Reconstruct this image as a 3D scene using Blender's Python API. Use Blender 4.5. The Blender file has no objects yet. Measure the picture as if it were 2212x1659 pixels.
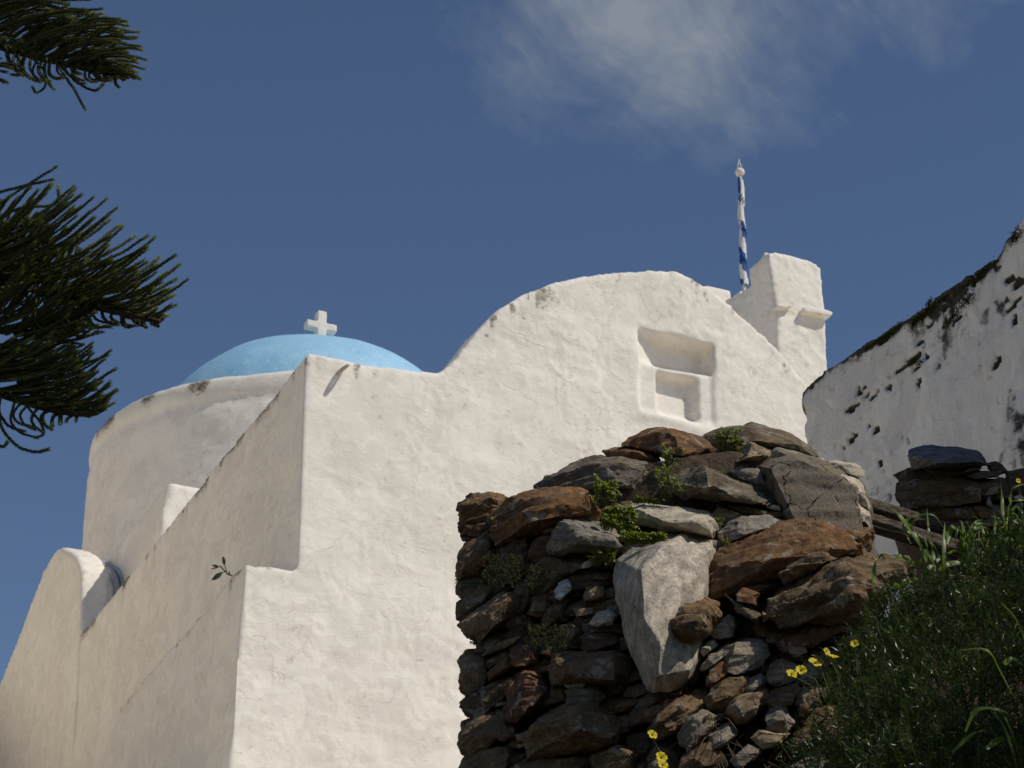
import bpy, bmesh, math, random
import numpy as np
from mathutils import Vector, Matrix

random.seed(7)
RS = np.random.RandomState(11)
SC = bpy.context.scene
COL = SC.collection

# ------------------------------------------------------------------ camera
PITCH = math.radians(23.5)
EYE = np.array([0.0, 0.0, 1.6])
cam_d = bpy.data.cameras.new('camera')
cam_d.lens = 85.0
cam_d.sensor_width = 36.0
cam_d.clip_start = 0.1
cam_d.clip_end = 3000
cam_d.dof.use_dof = True
cam_d.dof.focus_distance = 9.0
cam_d.dof.aperture_fstop = 14.0
cam = bpy.data.objects.new('camera', cam_d)
COL.objects.link(cam)
cam.location = EYE
cam.rotation_euler = (math.pi / 2 + PITCH, 0, 0)
SC.camera = cam

# ------------------------------------------------------------------ sun direction, world, exposure
SUN = np.array([0.585, -0.265, 0.766]); SUN /= np.linalg.norm(SUN)
SUN_EL = math.asin(SUN[2])
SUN_AZ = math.atan2(SUN[0], SUN[1])            # clockwise from +Y
world = bpy.data.worlds.new('World')
SC.world = world
world.use_nodes = True
wt = world.node_tree
wt.nodes.clear()


def N(t, kind, **kw):
    n = t.nodes.new(kind)
    for k, v in kw.items():
        if k == 'op':
            n.operation = v
        elif hasattr(n, k) and k not in n.inputs:
            setattr(n, k, v)
        else:
            n.inputs[k].default_value = v
    return n


def lk(t, a, b):
    t.links.new(a, b)


def math_(t, op, a, b=None, clamp=False):
    n = t.nodes.new('ShaderNodeMath'); n.operation = op; n.use_clamp = clamp
    for i, v in enumerate((a, b)):
        if v is None:
            continue
        if isinstance(v, (int, float)):
            n.inputs[i].default_value = v
        else:
            t.links.new(v, n.inputs[i])
    return n.outputs[0]


def ramp(t, fac, stops):
    n = t.nodes.new('ShaderNodeValToRGB')
    cr = n.color_ramp
    while len(cr.elements) < len(stops):
        cr.elements.new(0.5)
    for e, (p, c) in zip(cr.elements, stops):
        e.position = p
        e.color = (c, c, c, 1) if isinstance(c, (int, float)) else (*c, 1)
    t.links.new(fac, n.inputs[0])
    return n.outputs[0]


def mixc(t, fac, a, b, mode='MIX'):
    n = t.nodes.new('ShaderNodeMix'); n.data_type = 'RGBA'; n.blend_type = mode
    for s, v in ((n.inputs[0], fac), (n.inputs[6], a), (n.inputs[7], b)):
        if isinstance(v, (int, float)):
            s.default_value = v if s == n.inputs[0] else (v, v, v, 1)
        elif isinstance(v, tuple):
            s.default_value = (*v, 1)
        else:
            t.links.new(v, s)
    return n.outputs[2]


def noise(t, vec, scale, detail=4, rough=0.55, dist=0.0):
    n = t.nodes.new('ShaderNodeTexNoise')
    n.inputs['Scale'].default_value = scale
    n.inputs['Detail'].default_value = detail
    n.inputs['Roughness'].default_value = rough
    n.inputs['Distortion'].default_value = dist
    if vec is not None:
        t.links.new(vec, n.inputs['Vector'])
    return n.outputs['Fac']


def mapping(t, vec, scale=(1, 1, 1), rot=(0, 0, 0), loc=(0, 0, 0)):
    n = t.nodes.new('ShaderNodeMapping')
    n.inputs['Scale'].default_value = scale
    n.inputs['Rotation'].default_value = rot
    n.inputs['Location'].default_value = loc
    t.links.new(vec, n.inputs['Vector'])
    return n.outputs[0]


sky = wt.nodes.new('ShaderNodeTexSky')
sky.sky_type = 'NISHITA'
sky.sun_disc = False
sky.sun_elevation = SUN_EL
sky.sun_rotation = SUN_AZ
sky.altitude = 300
sky.air_density = 1.0
sky.dust_density = 0.0
sky.ozone_density = 2.5
# thin cirrus: a wind-combed patch high over the church
geo = wt.nodes.new('ShaderNodeTexCoord')
gv = geo.outputs['Generated']
warp = wt.nodes.new('ShaderNodeTexNoise')
warp.inputs['Scale'].default_value = 9.0
warp.inputs['Detail'].default_value = 3
lk(wt, gv, warp.inputs['Vector'])
va = wt.nodes.new('ShaderNodeVectorMath'); va.operation = 'MULTIPLY_ADD'
lk(wt, warp.outputs['Color'], va.inputs[0])
va.inputs[1].default_value = (0.05, 0.05, 0.05)
lk(wt, gv, va.inputs[2])
m1 = mapping(wt, va.outputs[0], scale=(1.0, 1.0, 1.0), rot=(0, math.radians(-38), 0))
m2 = mapping(wt, m1, scale=(10.0, 10.0, 34.0))
n1 = noise(wt, m2, 1.0, 9, 0.66, 0.5)
n2 = noise(wt, va.outputs[0], 11.0, 5, 0.6)
n3 = noise(wt, va.outputs[0], 48.0, 5, 0.6)
cdir = np.array([0, math.cos(PITCH), math.sin(PITCH)]) + (1500 - 1106) / 5225 * np.array([1, 0, 0]) + (829.5 - 10) / 5225 * np.array([0, -math.sin(PITCH), math.cos(PITCH)])
cdir /= np.linalg.norm(cdir)
sb = wt.nodes.new('ShaderNodeVectorMath'); sb.operation = 'SUBTRACT'
lk(wt, gv, sb.inputs[0]); sb.inputs[1].default_value = tuple(cdir)
scl = mapping(wt, sb.outputs[0], scale=(1 / 0.185, 1.0 / 0.18, 1 / 0.085))
ln = wt.nodes.new('ShaderNodeVectorMath'); ln.operation = 'LENGTH'
lk(wt, scl, ln.inputs[0])
blob = ramp(wt, ln.outputs['Value'], [(0.15, 1.0), (1.0, 0.0)])
dens = math_(wt, 'ADD', math_(wt, 'MULTIPLY', n1, 0.45), math_(wt, 'ADD', math_(wt, 'MULTIPLY', n2, 0.55), math_(wt, 'MULTIPLY', math_(wt, 'SUBTRACT', n3, 0.5), 0.30)))
dens = math_(wt, 'ADD', dens, math_(wt, 'MULTIPLY', math_(wt, 'SUBTRACT', blob, 0.60), 0.50))
mask = ramp(wt, dens, [(0.40, 0.0), (0.50, 0.14), (0.60, 0.36), (0.74, 0.8)])
skyc = mixc(wt, 1.0, sky.outputs[0], (0.98, 1.0, 1.08), 'MULTIPLY')
SKY_STRENGTH = 0.064
cl = mixc(wt, mask, skyc, (4.3, 4.8, 5.4))
bg = wt.nodes.new('ShaderNodeBackground')
bg.inputs['Strength'].default_value = SKY_STRENGTH
lk(wt, cl, bg.inputs['Color'])
wo = wt.nodes.new('ShaderNodeOutputWorld')
lk(wt, bg.outputs[0], wo.inputs['Surface'])

sun_d = bpy.data.lights.new('sun', 'SUN')
sun_d.energy = 3.0
sun_d.angle = math.radians(0.5)
sun_d.color = (1.0, 0.93, 0.82)
sun = bpy.data.objects.new('sun', sun_d)
COL.objects.link(sun)
sun.rotation_euler = Vector(SUN).to_track_quat('Z', 'Y').to_euler()
sun.location = (20, -10, 30)

vs = SC.view_settings
vs.view_transform = 'Standard'
vs.look = 'None'
vs.exposure = 0.0
vs.gamma = 1.0
vs.use_curve_mapping = False
SC.cycles.max_bounces = 8
SC.cycles.diffuse_bounces = 5

# ------------------------------------------------------------------ surveying helpers: sight line -> point on a plane
FPX, CX, CY = 5225.0, 1106.0, 829.5
FW = np.array([0, math.cos(PITCH), math.sin(PITCH)])
UPV = np.array([0, -math.sin(PITCH), math.cos(PITCH)])
RT = np.array([1.0, 0, 0])
K = 0.8848
REG = {'A': (1080, 1000, 3.16), 'B': (1080, 1400, 3.16), 'C': (1600, 1000, 3.16), 'D': (1800, 1350, 3.16),
       'E': (1900, 500, 2.2117), 'G': (2050, 1050, 4.1467), 'T': (1700, 580, 4.1475), 'Q': (180, 1100, 4.424),
       'R': (640, 720, 4.424), 'P': (0, 0, 1.4747), 'O': (0, 0, 1 / K * 1.0 * K * 1.0)}


def reg(r, pts):
    if r == 'O':
        return [tuple(p) for p in pts]
    ox, oy, s = REG[r]
    return [((ox + p[0] / s) * K, (oy + p[1] / s) * K) + tuple(p[2:]) for p in pts]


def ray(x, y):
    return FW + (x - CX) / FPX * RT + (CY - y) / FPX * UPV


def at_y(x, y, Y):
    d = ray(x, y)
    return EYE + d * (Y / d[1])


def on_plane(x, y, P, n):
    d = ray(x, y)
    return EYE + d * (np.dot(P - EYE, n) / np.dot(d, n))


# ------------------------------------------------------------------ numpy noise
def _hash(ix, iy, iz, seed):
    h = (ix.astype(np.int64) * 374761393 + iy.astype(np.int64) * 668265263 + iz.astype(np.int64) * 2147483647 + seed * 1274126177) & 0xFFFFFFFF
    h = ((h ^ (h >> 13)) * 1274126177) & 0xFFFFFFFF
    h = (h ^ (h >> 16)) & 0xFFFF
    return h / 32767.5 - 1.0


def vnoise(P, seed=0):
    F = np.floor(P); f = P - F
    F = F.astype(np.int64)
    w = f * f * f * (f * (f * 6 - 15) + 10)
    x, y, z = F[:, 0], F[:, 1], F[:, 2]
    wx, wy, wz = w[:, 0], w[:, 1], w[:, 2]

    def c(a, b, d):
        return _hash(x + a, y + b, z + d, seed)
    x00 = c(0, 0, 0) * (1 - wx) + c(1, 0, 0) * wx
    x10 = c(0, 1, 0) * (1 - wx) + c(1, 1, 0) * wx
    x01 = c(0, 0, 1) * (1 - wx) + c(1, 0, 1) * wx
    x11 = c(0, 1, 1) * (1 - wx) + c(1, 1, 1) * wx
    return (x00 * (1 - wy) + x10 * wy) * (1 - wz) + (x01 * (1 - wy) + x11 * wy) * wz


def fbm(P, octv=4, seed=0, gain=0.5, lac=2.03):
    a, s, tot = 1.0, 0.0, 0.0
    Q = np.array(P, float)
    for i in range(octv):
        s = s + a * vnoise(Q, seed + i * 17)
        tot += a
        a *= gain
        Q = Q * lac + 3.7
    return s / tot


def sstep(a, b, x):
    t = np.clip((x - a) / (b - a), 0, 1)
    return t * t * (3 - 2 * t)


# ------------------------------------------------------------------ object helpers
def mesh_np(name, V, faces, mats, smooth=True, attrs=None):
    me = bpy.data.meshes.new(name)
    V = np.asarray(V, np.float32)
    if isinstance(faces, np.ndarray):
        n, k = faces.shape
        me.vertices.add(len(V)); me.vertices.foreach_set('co', V.ravel())
        me.loops.add(n * k); me.loops.foreach_set('vertex_index', faces.astype(np.int32).ravel())
        me.polygons.add(n)
        me.polygons.foreach_set('loop_start', np.arange(0, n * k, k, dtype=np.int32))
        me.polygons.foreach_set('loop_total', np.full(n, k, np.int32))
        me.update(calc_edges=True)
    else:
        me.from_pydata([tuple(map(float, v)) for v in V], [], faces)
        me.update()
    for m in (mats if isinstance(mats, (list, tuple)) else [mats]):
        me.materials.append(m)
    if attrs:
        for k_, v in attrs.items():
            a = me.attributes.new(k_, 'FLOAT', 'POINT')
            a.data.foreach_set('value', np.asarray(v, np.float32))
    me.polygons.foreach_set('use_smooth', np.full(len(me.polygons), bool(smooth)))
    return me


def link(name, me, parent=None, loc=(0, 0, 0), rot=None):
    o = bpy.data.objects.new(name, me)
    COL.objects.link(o)
    o.location = loc
    if rot is not None:
        o.rotation_euler = rot
    if parent is not None:
        o.parent = parent
    return o


def tag(o, label=None, cat=None, group=None, kind=None):
    if label: o['label'] = label
    if cat: o['category'] = cat
    if group: o['group'] = group
    if kind: o['kind'] = kind
    return o


def thing(name, label, cat, loc, group=None):
    o = bpy.data.objects.new(name, None)
    o.empty_display_size = 0.2
    COL.objects.link(o)
    o.location = tuple(map(float, loc))
    return tag(o, label, cat, group)


def vnormals(V, Fq):
    n = np.zeros_like(V)
    a = V[Fq[:, 1]] - V[Fq[:, 0]]
    b = V[Fq[:, 2]] - V[Fq[:, 0]]
    c = np.cross(a, b)
    if Fq.shape[1] == 4:
        c = np.cross(V[Fq[:, 2]] - V[Fq[:, 0]], V[Fq[:, 3]] - V[Fq[:, 1]])
    for k in range(Fq.shape[1]):
        np.add.at(n, Fq[:, k], c)
    return n / np.maximum(np.linalg.norm(n, axis=1, keepdims=True), 1e-12)


_dg = None


def remesh(shells, voxel, smooth=2):
    """union of closed shells -> even quad skin (V, F)"""
    me = bpy.data.meshes.new('tmp')
    V, Fs = [], []
    for v, f in shells:
        o = len(V)
        V += [tuple(map(float, p)) for p in v]
        Fs += [tuple(i + o for i in q) for q in f]
    me.from_pydata(V, [], Fs)
    bm = bmesh.new(); bm.from_mesh(me)
    bmesh.ops.recalc_face_normals(bm, faces=bm.faces)
    bmesh.ops.triangulate(bm, faces=bm.faces)
    bm.to_mesh(me); bm.free()
    ob = bpy.data.objects.new('tmp', me)
    COL.objects.link(ob)
    m = ob.modifiers.new('r', 'REMESH'); m.mode = 'VOXEL'; m.voxel_size = voxel; m.adaptivity = 0
    if smooth:
        s = ob.modifiers.new('s', 'SMOOTH'); s.iterations = smooth; s.factor = 0.5
    dg = bpy.context.evaluated_depsgraph_get()
    ev = ob.evaluated_get(dg)
    em = ev.to_mesh()
    n = len(em.vertices)
    co = np.empty(n * 3, np.float32); em.vertices.foreach_get('co', co)
    lp = np.empty(len(em.loops), np.int32); em.loops.foreach_get('vertex_index', lp)
    fq = lp.reshape(-1, 4)
    ev.to_mesh_clear()
    bpy.data.objects.remove(ob); bpy.data.meshes.remove(me)
    return co.reshape(-1, 3).astype(float), fq.copy()


def prism(poly, a, b):
    """poly: list of 3-D points, a/b: offset vectors of the two caps"""
    n = len(poly)
    P = [np.asarray(p) + a for p in poly] + [np.asarray(p) + b for p in poly]
    f = [tuple(range(n)), tuple(range(2 * n - 1, n - 1, -1))]
    for i in range(n):
        j = (i + 1) % n
        f.append((i, i + n, j + n, j))
    return P, f


def box(p0, ax, ay, az):
    p0 = np.asarray(p0, float)
    P = [p0, p0 + ax, p0 + ax + ay, p0 + ay]
    return prism(P, np.zeros(3), az)


def smooth_path(pts, n):
    pts = [np.asarray(p, float) for p in pts]
    if len(pts) == 2:
        return np.array([pts[0] + (pts[1] - pts[0]) * t for t in np.linspace(0, 1, n)])
    P = [2 * pts[0] - pts[1]] + pts + [2 * pts[-1] - pts[-2]]
    out = []
    segs = len(pts) - 1
    for t in np.linspace(0, segs - 1e-6, n):
        i = int(t); u = t - i
        a, b, c, d = P[i], P[i + 1], P[i + 2], P[i + 3]
        out.append(0.5 * ((2 * b) + (c - a) * u + (2 * a - 5 * b + 4 * c - d) * u * u + (3 * b - a - 3 * c + d) * u ** 3))
    return np.array(out)


def frames(path):
    T = np.gradient(path, axis=0)
    T /= np.maximum(np.linalg.norm(T, axis=1, keepdims=True), 1e-9)
    ref = np.array([0.13, -0.97, 0.2])
    A = np.cross(T, ref); A /= np.maximum(np.linalg.norm(A, axis=1, keepdims=True), 1e-9)
    B = np.cross(T, A)
    return T, A, B


def tube(path, rad, sides=8, caps=True):
    path = np.asarray(path, float)
    n = len(path)
    rad = np.broadcast_to(np.asarray(rad, float), (n,))
    T, A, B = frames(path)
    V = []
    for i in range(n):
        for k in range(sides):
            a = 2 * math.pi * k / sides
            V.append(path[i] + rad[i] * (math.cos(a) * A[i] + math.sin(a) * B[i]))
    Fc = []
    for i in range(n - 1):
        for k in range(sides):
            Fc.append((i * sides + k, i * sides + (k + 1) % sides, (i + 1) * sides + (k + 1) % sides, (i + 1) * sides + k))
    if caps:
        Fc.append(tuple(range(sides - 1, -1, -1)))
        Fc.append(tuple(range((n - 1) * sides, n * sides)))
    return V, Fc


def lathe(prof, segs, centre):
    V, Fc = [], []
    n = len(prof)
    for i in range(segs):
        a = 2 * math.pi * i / segs
        for r, z in prof:
            V.append((centre[0] + r * math.cos(a), centre[1] + r * math.sin(a), centre[2] + z))
    for i in range(segs):
        j = (i + 1) % segs
        for k in range(n - 1):
            Fc.append((i * n + k, j * n + k, j * n + k + 1, i * n + k + 1))
    return V, Fc


def join(shells):
    V, Fs = [], []
    for v, f in shells:
        o = len(V)
        V += [tuple(map(float, p)) for p in v]
        Fs += [tuple(int(i) + o for i in q) for q in f]
    return V, Fs


# ------------------------------------------------------------------ materials
def mat(name):
    m = bpy.data.materials.new(name)
    m.use_nodes = True
    t = m.node_tree
    t.nodes.clear()
    b = t.nodes.new('ShaderNodeBsdfPrincipled')
    o = t.nodes.new('ShaderNodeOutputMaterial')
    t.links.new(b.outputs[0], o.inputs[0])
    return m, t, b


def bump(t, b, h, dist=0.01, strength=1.0, prev=None):
    n = t.nodes.new('ShaderNodeBump')
    n.inputs['Strength'].default_value = strength
    n.inputs['Distance'].default_value = dist
    t.links.new(h, n.inputs['Height'])
    if prev is not None:
        t.links.new(prev, n.inputs['Normal'])
    t.links.new(n.outputs[0], b.inputs['Normal'])
    return n.outputs[0]


def plaster(name, base, worn, stain, stain_amt=1.0, streak=0.5, blue=0.0, bump_amt=1.0):
    m, t, b = mat(name)
    tc = t.nodes.new('ShaderNodeTexCoord').outputs['Object']
    at = t.nodes.new('ShaderNodeAttribute'); at.attribute_name = 'dirt'
    dirt = at.outputs['Fac']
    big = noise(t, tc, 0.7, 5, 0.6)
    med = noise(t, tc, 6.0, 5, 0.6)
    fine = noise(t, tc, 45.0, 4, 0.6)
    c = mixc(t, ramp(t, big, [(0.35, 0.0), (0.7, 1.0)]), base, worn)
    c = mixc(t, math_(t, 'MULTIPLY', ramp(t, med, [(0.45, 0.0), (0.75, 1.0)]), 0.35), c, tuple(x * 0.9 for x in worn))
    if blue:
        bl = noise(t, mapping(t, tc, scale=(1.5, 1.5, 2.2)), 2.2, 5, 0.65, 0.6)
        c = mixc(t, math_(t, 'MULTIPLY', ramp(t, bl, [(0.48, 0.0), (0.68, 1.0)]), blue), c, (0.42, 0.47, 0.56))
        bl2 = noise(t, mapping(t, tc, scale=(1.7, 1.7, 0.9), loc=(4, 2, 7)), 2.6, 6, 0.7, 0.8)
        c = mixc(t, math_(t, 'MULTIPLY', ramp(t, bl2, [(0.5, 0.0), (0.72, 1.0)]), blue * 0.9), c, (0.56, 0.50, 0.43))
        bl3 = noise(t, mapping(t, tc, scale=(6, 6, 1.6), loc=(1, 8, 3)), 3.0, 6, 0.75, 0.4)
        c = mixc(t, math_(t, 'MULTIPLY', ramp(t, bl3, [(0.52, 0.0), (0.78, 1.0)]), blue * 0.8), c, (0.30, 0.29, 0.28))
    # runs of rain dirt
    st = noise(t, mapping(t, tc, scale=(5, 5, 0.35)), 2.0, 5, 0.6, 0.2)
    c = mixc(t, math_(t, 'MULTIPLY', ramp(t, st, [(0.5, 0.0), (0.8, 1.0)]), 0.35 * streak), c, tuple(x * 0.72 for x in worn))
    pa = noise(t, mapping(t, tc, scale=(1, 1, 1.3), loc=(5, 1, 2)), 1.1, 6, 0.62, 1.2)
    c = mixc(t, math_(t, 'MULTIPLY', ramp(t, pa, [(0.49, 0.0), (0.52, 1.0)]), 0.5), c, tuple(x * 0.90 for x in worn))
    pb = noise(t, mapping(t, tc, scale=(1, 1, 1.3), loc=(2, 7, 4)), 2.7, 6, 0.62, 1.0)
    c = mixc(t, math_(t, 'MULTIPLY', ramp(t, pb, [(0.55, 0.0), (0.57, 1.0)]), 0.45), c, tuple(min(1, x * 1.04) for x in base))
    vo = t.nodes.new('ShaderNodeTexVoronoi'); vo.feature = 'DISTANCE_TO_EDGE'; vo.inputs['Scale'].default_value = 0.75
    wv = t.nodes.new('ShaderNodeVectorMath'); wv.operation = 'MULTIPLY_ADD'
    nn = t.nodes.new('ShaderNodeTexNoise'); nn.inputs['Scale'].default_value = 2.2; nn.inputs['Detail'].default_value = 6
    t.links.new(tc, nn.inputs['Vector'])
    t.links.new(nn.outputs['Color'], wv.inputs[0]); wv.inputs[1].default_value = (0.9, 0.9, 0.9); t.links.new(tc, wv.inputs[2])
    t.links.new(wv.outputs[0], vo.inputs['Vector'])
    crk = math_(t, 'MULTIPLY', ramp(t, vo.outputs['Distance'], [(0.0, 1.0), (0.010, 0.0)]), ramp(t, noise(t, tc, 0.9, 3), [(0.48, 0.0), (0.56, 1.0)]))
    c = mixc(t, math_(t, 'MULTIPLY', crk, 0.28), c, tuple(x * 0.6 for x in stain))
    # chipped ochre spots
    sp = noise(t, mapping(t, tc, scale=(1.0, 1.0, 1.5)), 9.0, 6, 0.7, 0.4)
    sp2 = noise(t, tc, 1.4, 3, 0.6)
    spots = math_(t, 'MULTIPLY', ramp(t, sp, [(0.585, 0.0), (0.625, 1.0)]), ramp(t, sp2, [(0.46, 0.0), (0.60, 1.0)]))
    c = mixc(t, math_(t, 'MULTIPLY', spots, 0.62 * stain_amt), c, stain)
    sp3 = noise(t, tc, 17.0, 4, 0.7, 0.2)
    c = mixc(t, math_(t, 'MULTIPLY', ramp(t, sp3, [(0.65, 0.0), (0.69, 1.0)]), 0.4 * stain_amt), c, tuple(x * 0.55 for x in stain))
    # dirt carried by the mesh: lichen edges, pits
    fl_ = noise(t, mapping(t, tc, scale=(1, 1, 1.4)), 16.0, 6, 0.7, 0.4)
    dsum = math_(t, 'ADD', dirt, math_(t, 'ADD', math_(t, 'MULTIPLY', math_(t, 'SUBTRACT', med, 0.5), 0.5), math_(t, 'MULTIPLY', math_(t, 'SUBTRACT', fl_, 0.5), 0.9)))
    dgate = ramp(t, dirt, [(0.02, 0.0), (0.12, 1.0)])
    dfac = math_(t, 'MULTIPLY', math_(t, 'MAXIMUM', math_(t, 'MULTIPLY', ramp(t, dirt, [(0.1, 0.0), (0.9, 1.0)]), 0.45), ramp(t, dsum, [(0.30, 0.0), (0.40, 0.55), (0.60, 1.0)])), dgate)
    c = mixc(t, dfac, c,
             mixc(t, ramp(t, fine, [(0.35, 0.0), (0.65, 1.0)]), tuple(x * 0.16 for x in stain), tuple(x * 0.42 for x in stain)))
    t.links.new(c, b.inputs['Base Color'])
    b.inputs['Roughness'].default_value = 0.85
    b.inputs['Specular IOR Level'].default_value = 0.25
    hh = math_(t, 'ADD', math_(t, 'MULTIPLY', fine, 0.25), math_(t, 'MULTIPLY', noise(t, mapping(t, tc, scale=(1, 1, 1.6)), 14.0, 5, 0.6, 0.5), 1.0))
    hh = math_(t, 'SUBTRACT', hh, math_(t, 'ADD', math_(t, 'MULTIPLY', spots, 0.12), math_(t, 'MULTIPLY', crk, 0.6)))
    w1 = math_(t, 'ABSOLUTE', math_(t, 'SUBTRACT', noise(t, mapping(t, tc, scale=(1, 1, 1.7)), 3.2, 5, 0.5, 1.2), 0.5))
    w2 = math_(t, 'ABSOLUTE', math_(t, 'SUBTRACT', noise(t, mapping(t, tc, scale=(1, 1, 1.6), loc=(3, 3, 1)), 7.5, 4, 0.5, 0.8), 0.5))
    hh = math_(t, 'ADD', hh, math_(t, 'ADD', math_(t, 'MULTIPLY', math_(t, 'MULTIPLY', math_(t, 'MINIMUM', w1, 0.10), 4.5), ramp(t, noise(t, tc, 0.8, 3), [(0.40, 0.1), (0.60, 1.0)])), math_(t, 'MULTIPLY', math_(t, 'MULTIPLY', math_(t, 'MINIMUM', w2, 0.10), 1.7), ramp(t, med, [(0.40, 0.0), (0.60, 1.0)]))))
    nb = bump(t, b, hh, 0.006 * bump_amt, 1.0)
    return m


M_PLASTER = plaster('white_plaster', (0.875, 0.825, 0.745), (0.805, 0.755, 0.675), (0.50, 0.39, 0.26), 0.75, 0.5, 0.0, 0.7)
M_OLDWALL = plaster('weathered_limewash', (0.84, 0.80, 0.735), (0.73, 0.69, 0.63), (0.16, 0.14, 0.11), 0.9, 0.9, 0.45, 1.3)


def blue_paint():
    m, t, b = mat('blue_paint')
    tc = t.nodes.new('ShaderNodeTexCoord').outputs['Object']
    c = mixc(t, ramp(t, noise(t, tc, 1.5, 5, 0.65), [(0.35, 0.0), (0.65, 1.0)]), (0.27, 0.53, 0.75), (0.37, 0.63, 0.81))
    c = mixc(t, ramp(t, noise(t, tc, 6.0, 6, 0.7), [(0.55, 0.0), (0.64, 0.5)]), c, (0.20, 0.43, 0.65))
    c = mixc(t, ramp(t, noise(t, tc, 9.0, 5, 0.7), [(0.60, 0.0), (0.66, 0.7)]), c, (0.62, 0.76, 0.84))
    t.links.new(c, b.inputs['Base Color'])
    b.inputs['Roughness'].default_value = 0.55
    bump(t, b, noise(t, tc, 8.0, 5, 0.6), 0.02, 0.6)
    return m


M_DOME = blue_paint()


def rock(name, bed=(3, 3, 30)):
    m, t, b = mat(name)
    tcn = t.nodes.new('ShaderNodeTexCoord')
    oi = t.nodes.new('ShaderNodeObjectInfo')
    add = t.nodes.new('ShaderNodeVectorMath'); add.operation = 'MULTIPLY_ADD'
    t.links.new(oi.outputs['Location'], add.inputs[0]); add.inputs[1].default_value = (7.3, 5.1, 9.7)
    t.links.new(tcn.outputs['Object'], add.inputs[2])
    p = add.outputs[0]
    lay = noise(t, mapping(t, p, scale=bed), 2.2, 6, 0.65, 0.4)
    grain = noise(t, p, 160.0, 3, 0.6)
    mid = noise(t, p, 28.0, 6, 0.7)
    big = noise(t, p, 7.0, 5, 0.65, 0.5)
    col = oi.outputs['Color']
    c = mixc(t, 1.0, col, ramp(t, lay, [(0.25, 0.45), (0.5, 0.95), (0.75, 1.45)]), 'MULTIPLY')
    c = mixc(t, 1.0, c, ramp(t, mid, [(0.3, 0.6), (0.5, 1.0), (0.7, 1.4)]), 'MULTIPLY')
    c = mixc(t, 0.8, c, ramp(t, grain, [(0.3, 0.6), (0.7, 1.4)]), 'MULTIPLY')
    # iron staining: obj.color alpha says how much
    rust = math_(t, 'MULTIPLY', ramp(t, big, [(0.42, 0.0), (0.60, 1.0)]), oi.outputs['Alpha'])
    c = mixc(t, rust, c, mixc(t, ramp(t, mid, [(0.35, 0.0), (0.65, 1.0)]), (0.085, 0.042, 0.022), (0.29, 0.145, 0.05)))
    # pale crustose lichen
    lb = noise(t, mapping(t, p, loc=(3, 3, 3)), 16.0, 5, 0.65, 0.8)
    c = mixc(t, ramp(t, lb, [(0.58, 0.0), (0.64, 0.6)]), c, (0.34, 0.33, 0.27))
    ob = noise(t, mapping(t, p, loc=(9, 1, 5)), 22.0, 5, 0.7, 0.6)
    c = mixc(t, ramp(t, ob, [(0.62, 0.0), (0.68, 0.55)]), c, (0.36, 0.20, 0.05))
    dk = noise(t, mapping(t, p, loc=(1, 7, 2)), 12.0, 5, 0.7, 0.6)
    c = mixc(t, ramp(t, dk, [(0.58, 0.0), (0.70, 0.6)]), c, (0.035, 0.03, 0.026))
    t.links.new(c, b.inputs['Base Color'])
    b.inputs['Roughness'].default_value = 0.9
    b.inputs['Specular IOR Level'].default_value = 0.2
    h = math_(t, 'ADD', math_(t, 'MULTIPLY', lay, 0.9), math_(t, 'ADD', math_(t, 'MULTIPLY', mid, 0.6), math_(t, 'MULTIPLY', grain, 0.22)))
    bump(t, b, h, 0.010, 0.9)
    return m


M_ROCK = rock('schist')
M_GRAN = rock('granular_stone', (5, 5, 7))


def mortar():
    m, t, b = mat('old_mortar')
    p = t.nodes.new('ShaderNodeTexCoord').outputs['Object']
    g = noise(t, p, 130.0, 4, 0.75)
    bg_ = noise(t, p, 9.0, 5, 0.6)
    c = mixc(t, ramp(t, g, [(0.3, 0.0), (0.7, 1.0)]), (0.11, 0.092, 0.07), (0.26, 0.225, 0.175))
    c = mixc(t, ramp(t, bg_, [(0.45, 0.0), (0.7, 0.6)]), c, (0.22, 0.16, 0.10))
    vo = t.nodes.new('ShaderNodeTexVoronoi'); vo.feature = 'DISTANCE_TO_EDGE'; vo.inputs['Scale'].default_value = 6.0
    wv = t.nodes.new('ShaderNodeVectorMath'); wv.operation = 'MULTIPLY_ADD'
    nn = t.nodes.new('ShaderNodeTexNoise'); nn.inputs['Scale'].default_value = 9.0; nn.inputs['Detail'].default_value = 5
    t.links.new(p, nn.inputs['Vector'])
    t.links.new(nn.outputs['Color'], wv.inputs[0]); wv.inputs[1].default_value = (0.16, 0.16, 0.16); t.links.new(p, wv.inputs[2])
    t.links.new(wv.outputs[0], vo.inputs['Vector'])
    cr = math_(t, 'MULTIPLY', ramp(t, vo.outputs['Distance'], [(0.0, 1.0), (0.022, 0.0)]), ramp(t, bg_, [(0.42, 0.0), (0.5, 1.0)]))
    c = mixc(t, cr, c, (0.02, 0.016, 0.012))
    t.links.new(c, b.inputs['Base Color'])
    b.inputs['Roughness'].default_value = 0.95
    b.inputs['Specular IOR Level'].default_value = 0.1
    h = math_(t, 'SUBTRACT', math_(t, 'ADD', math_(t, 'MULTIPLY', g, 0.4), bg_), math_(t, 'MULTIPLY', cr, 1.6))
    bump(t, b, h, 0.012, 1.0)
    return m


M_MORTAR = mortar()


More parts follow.
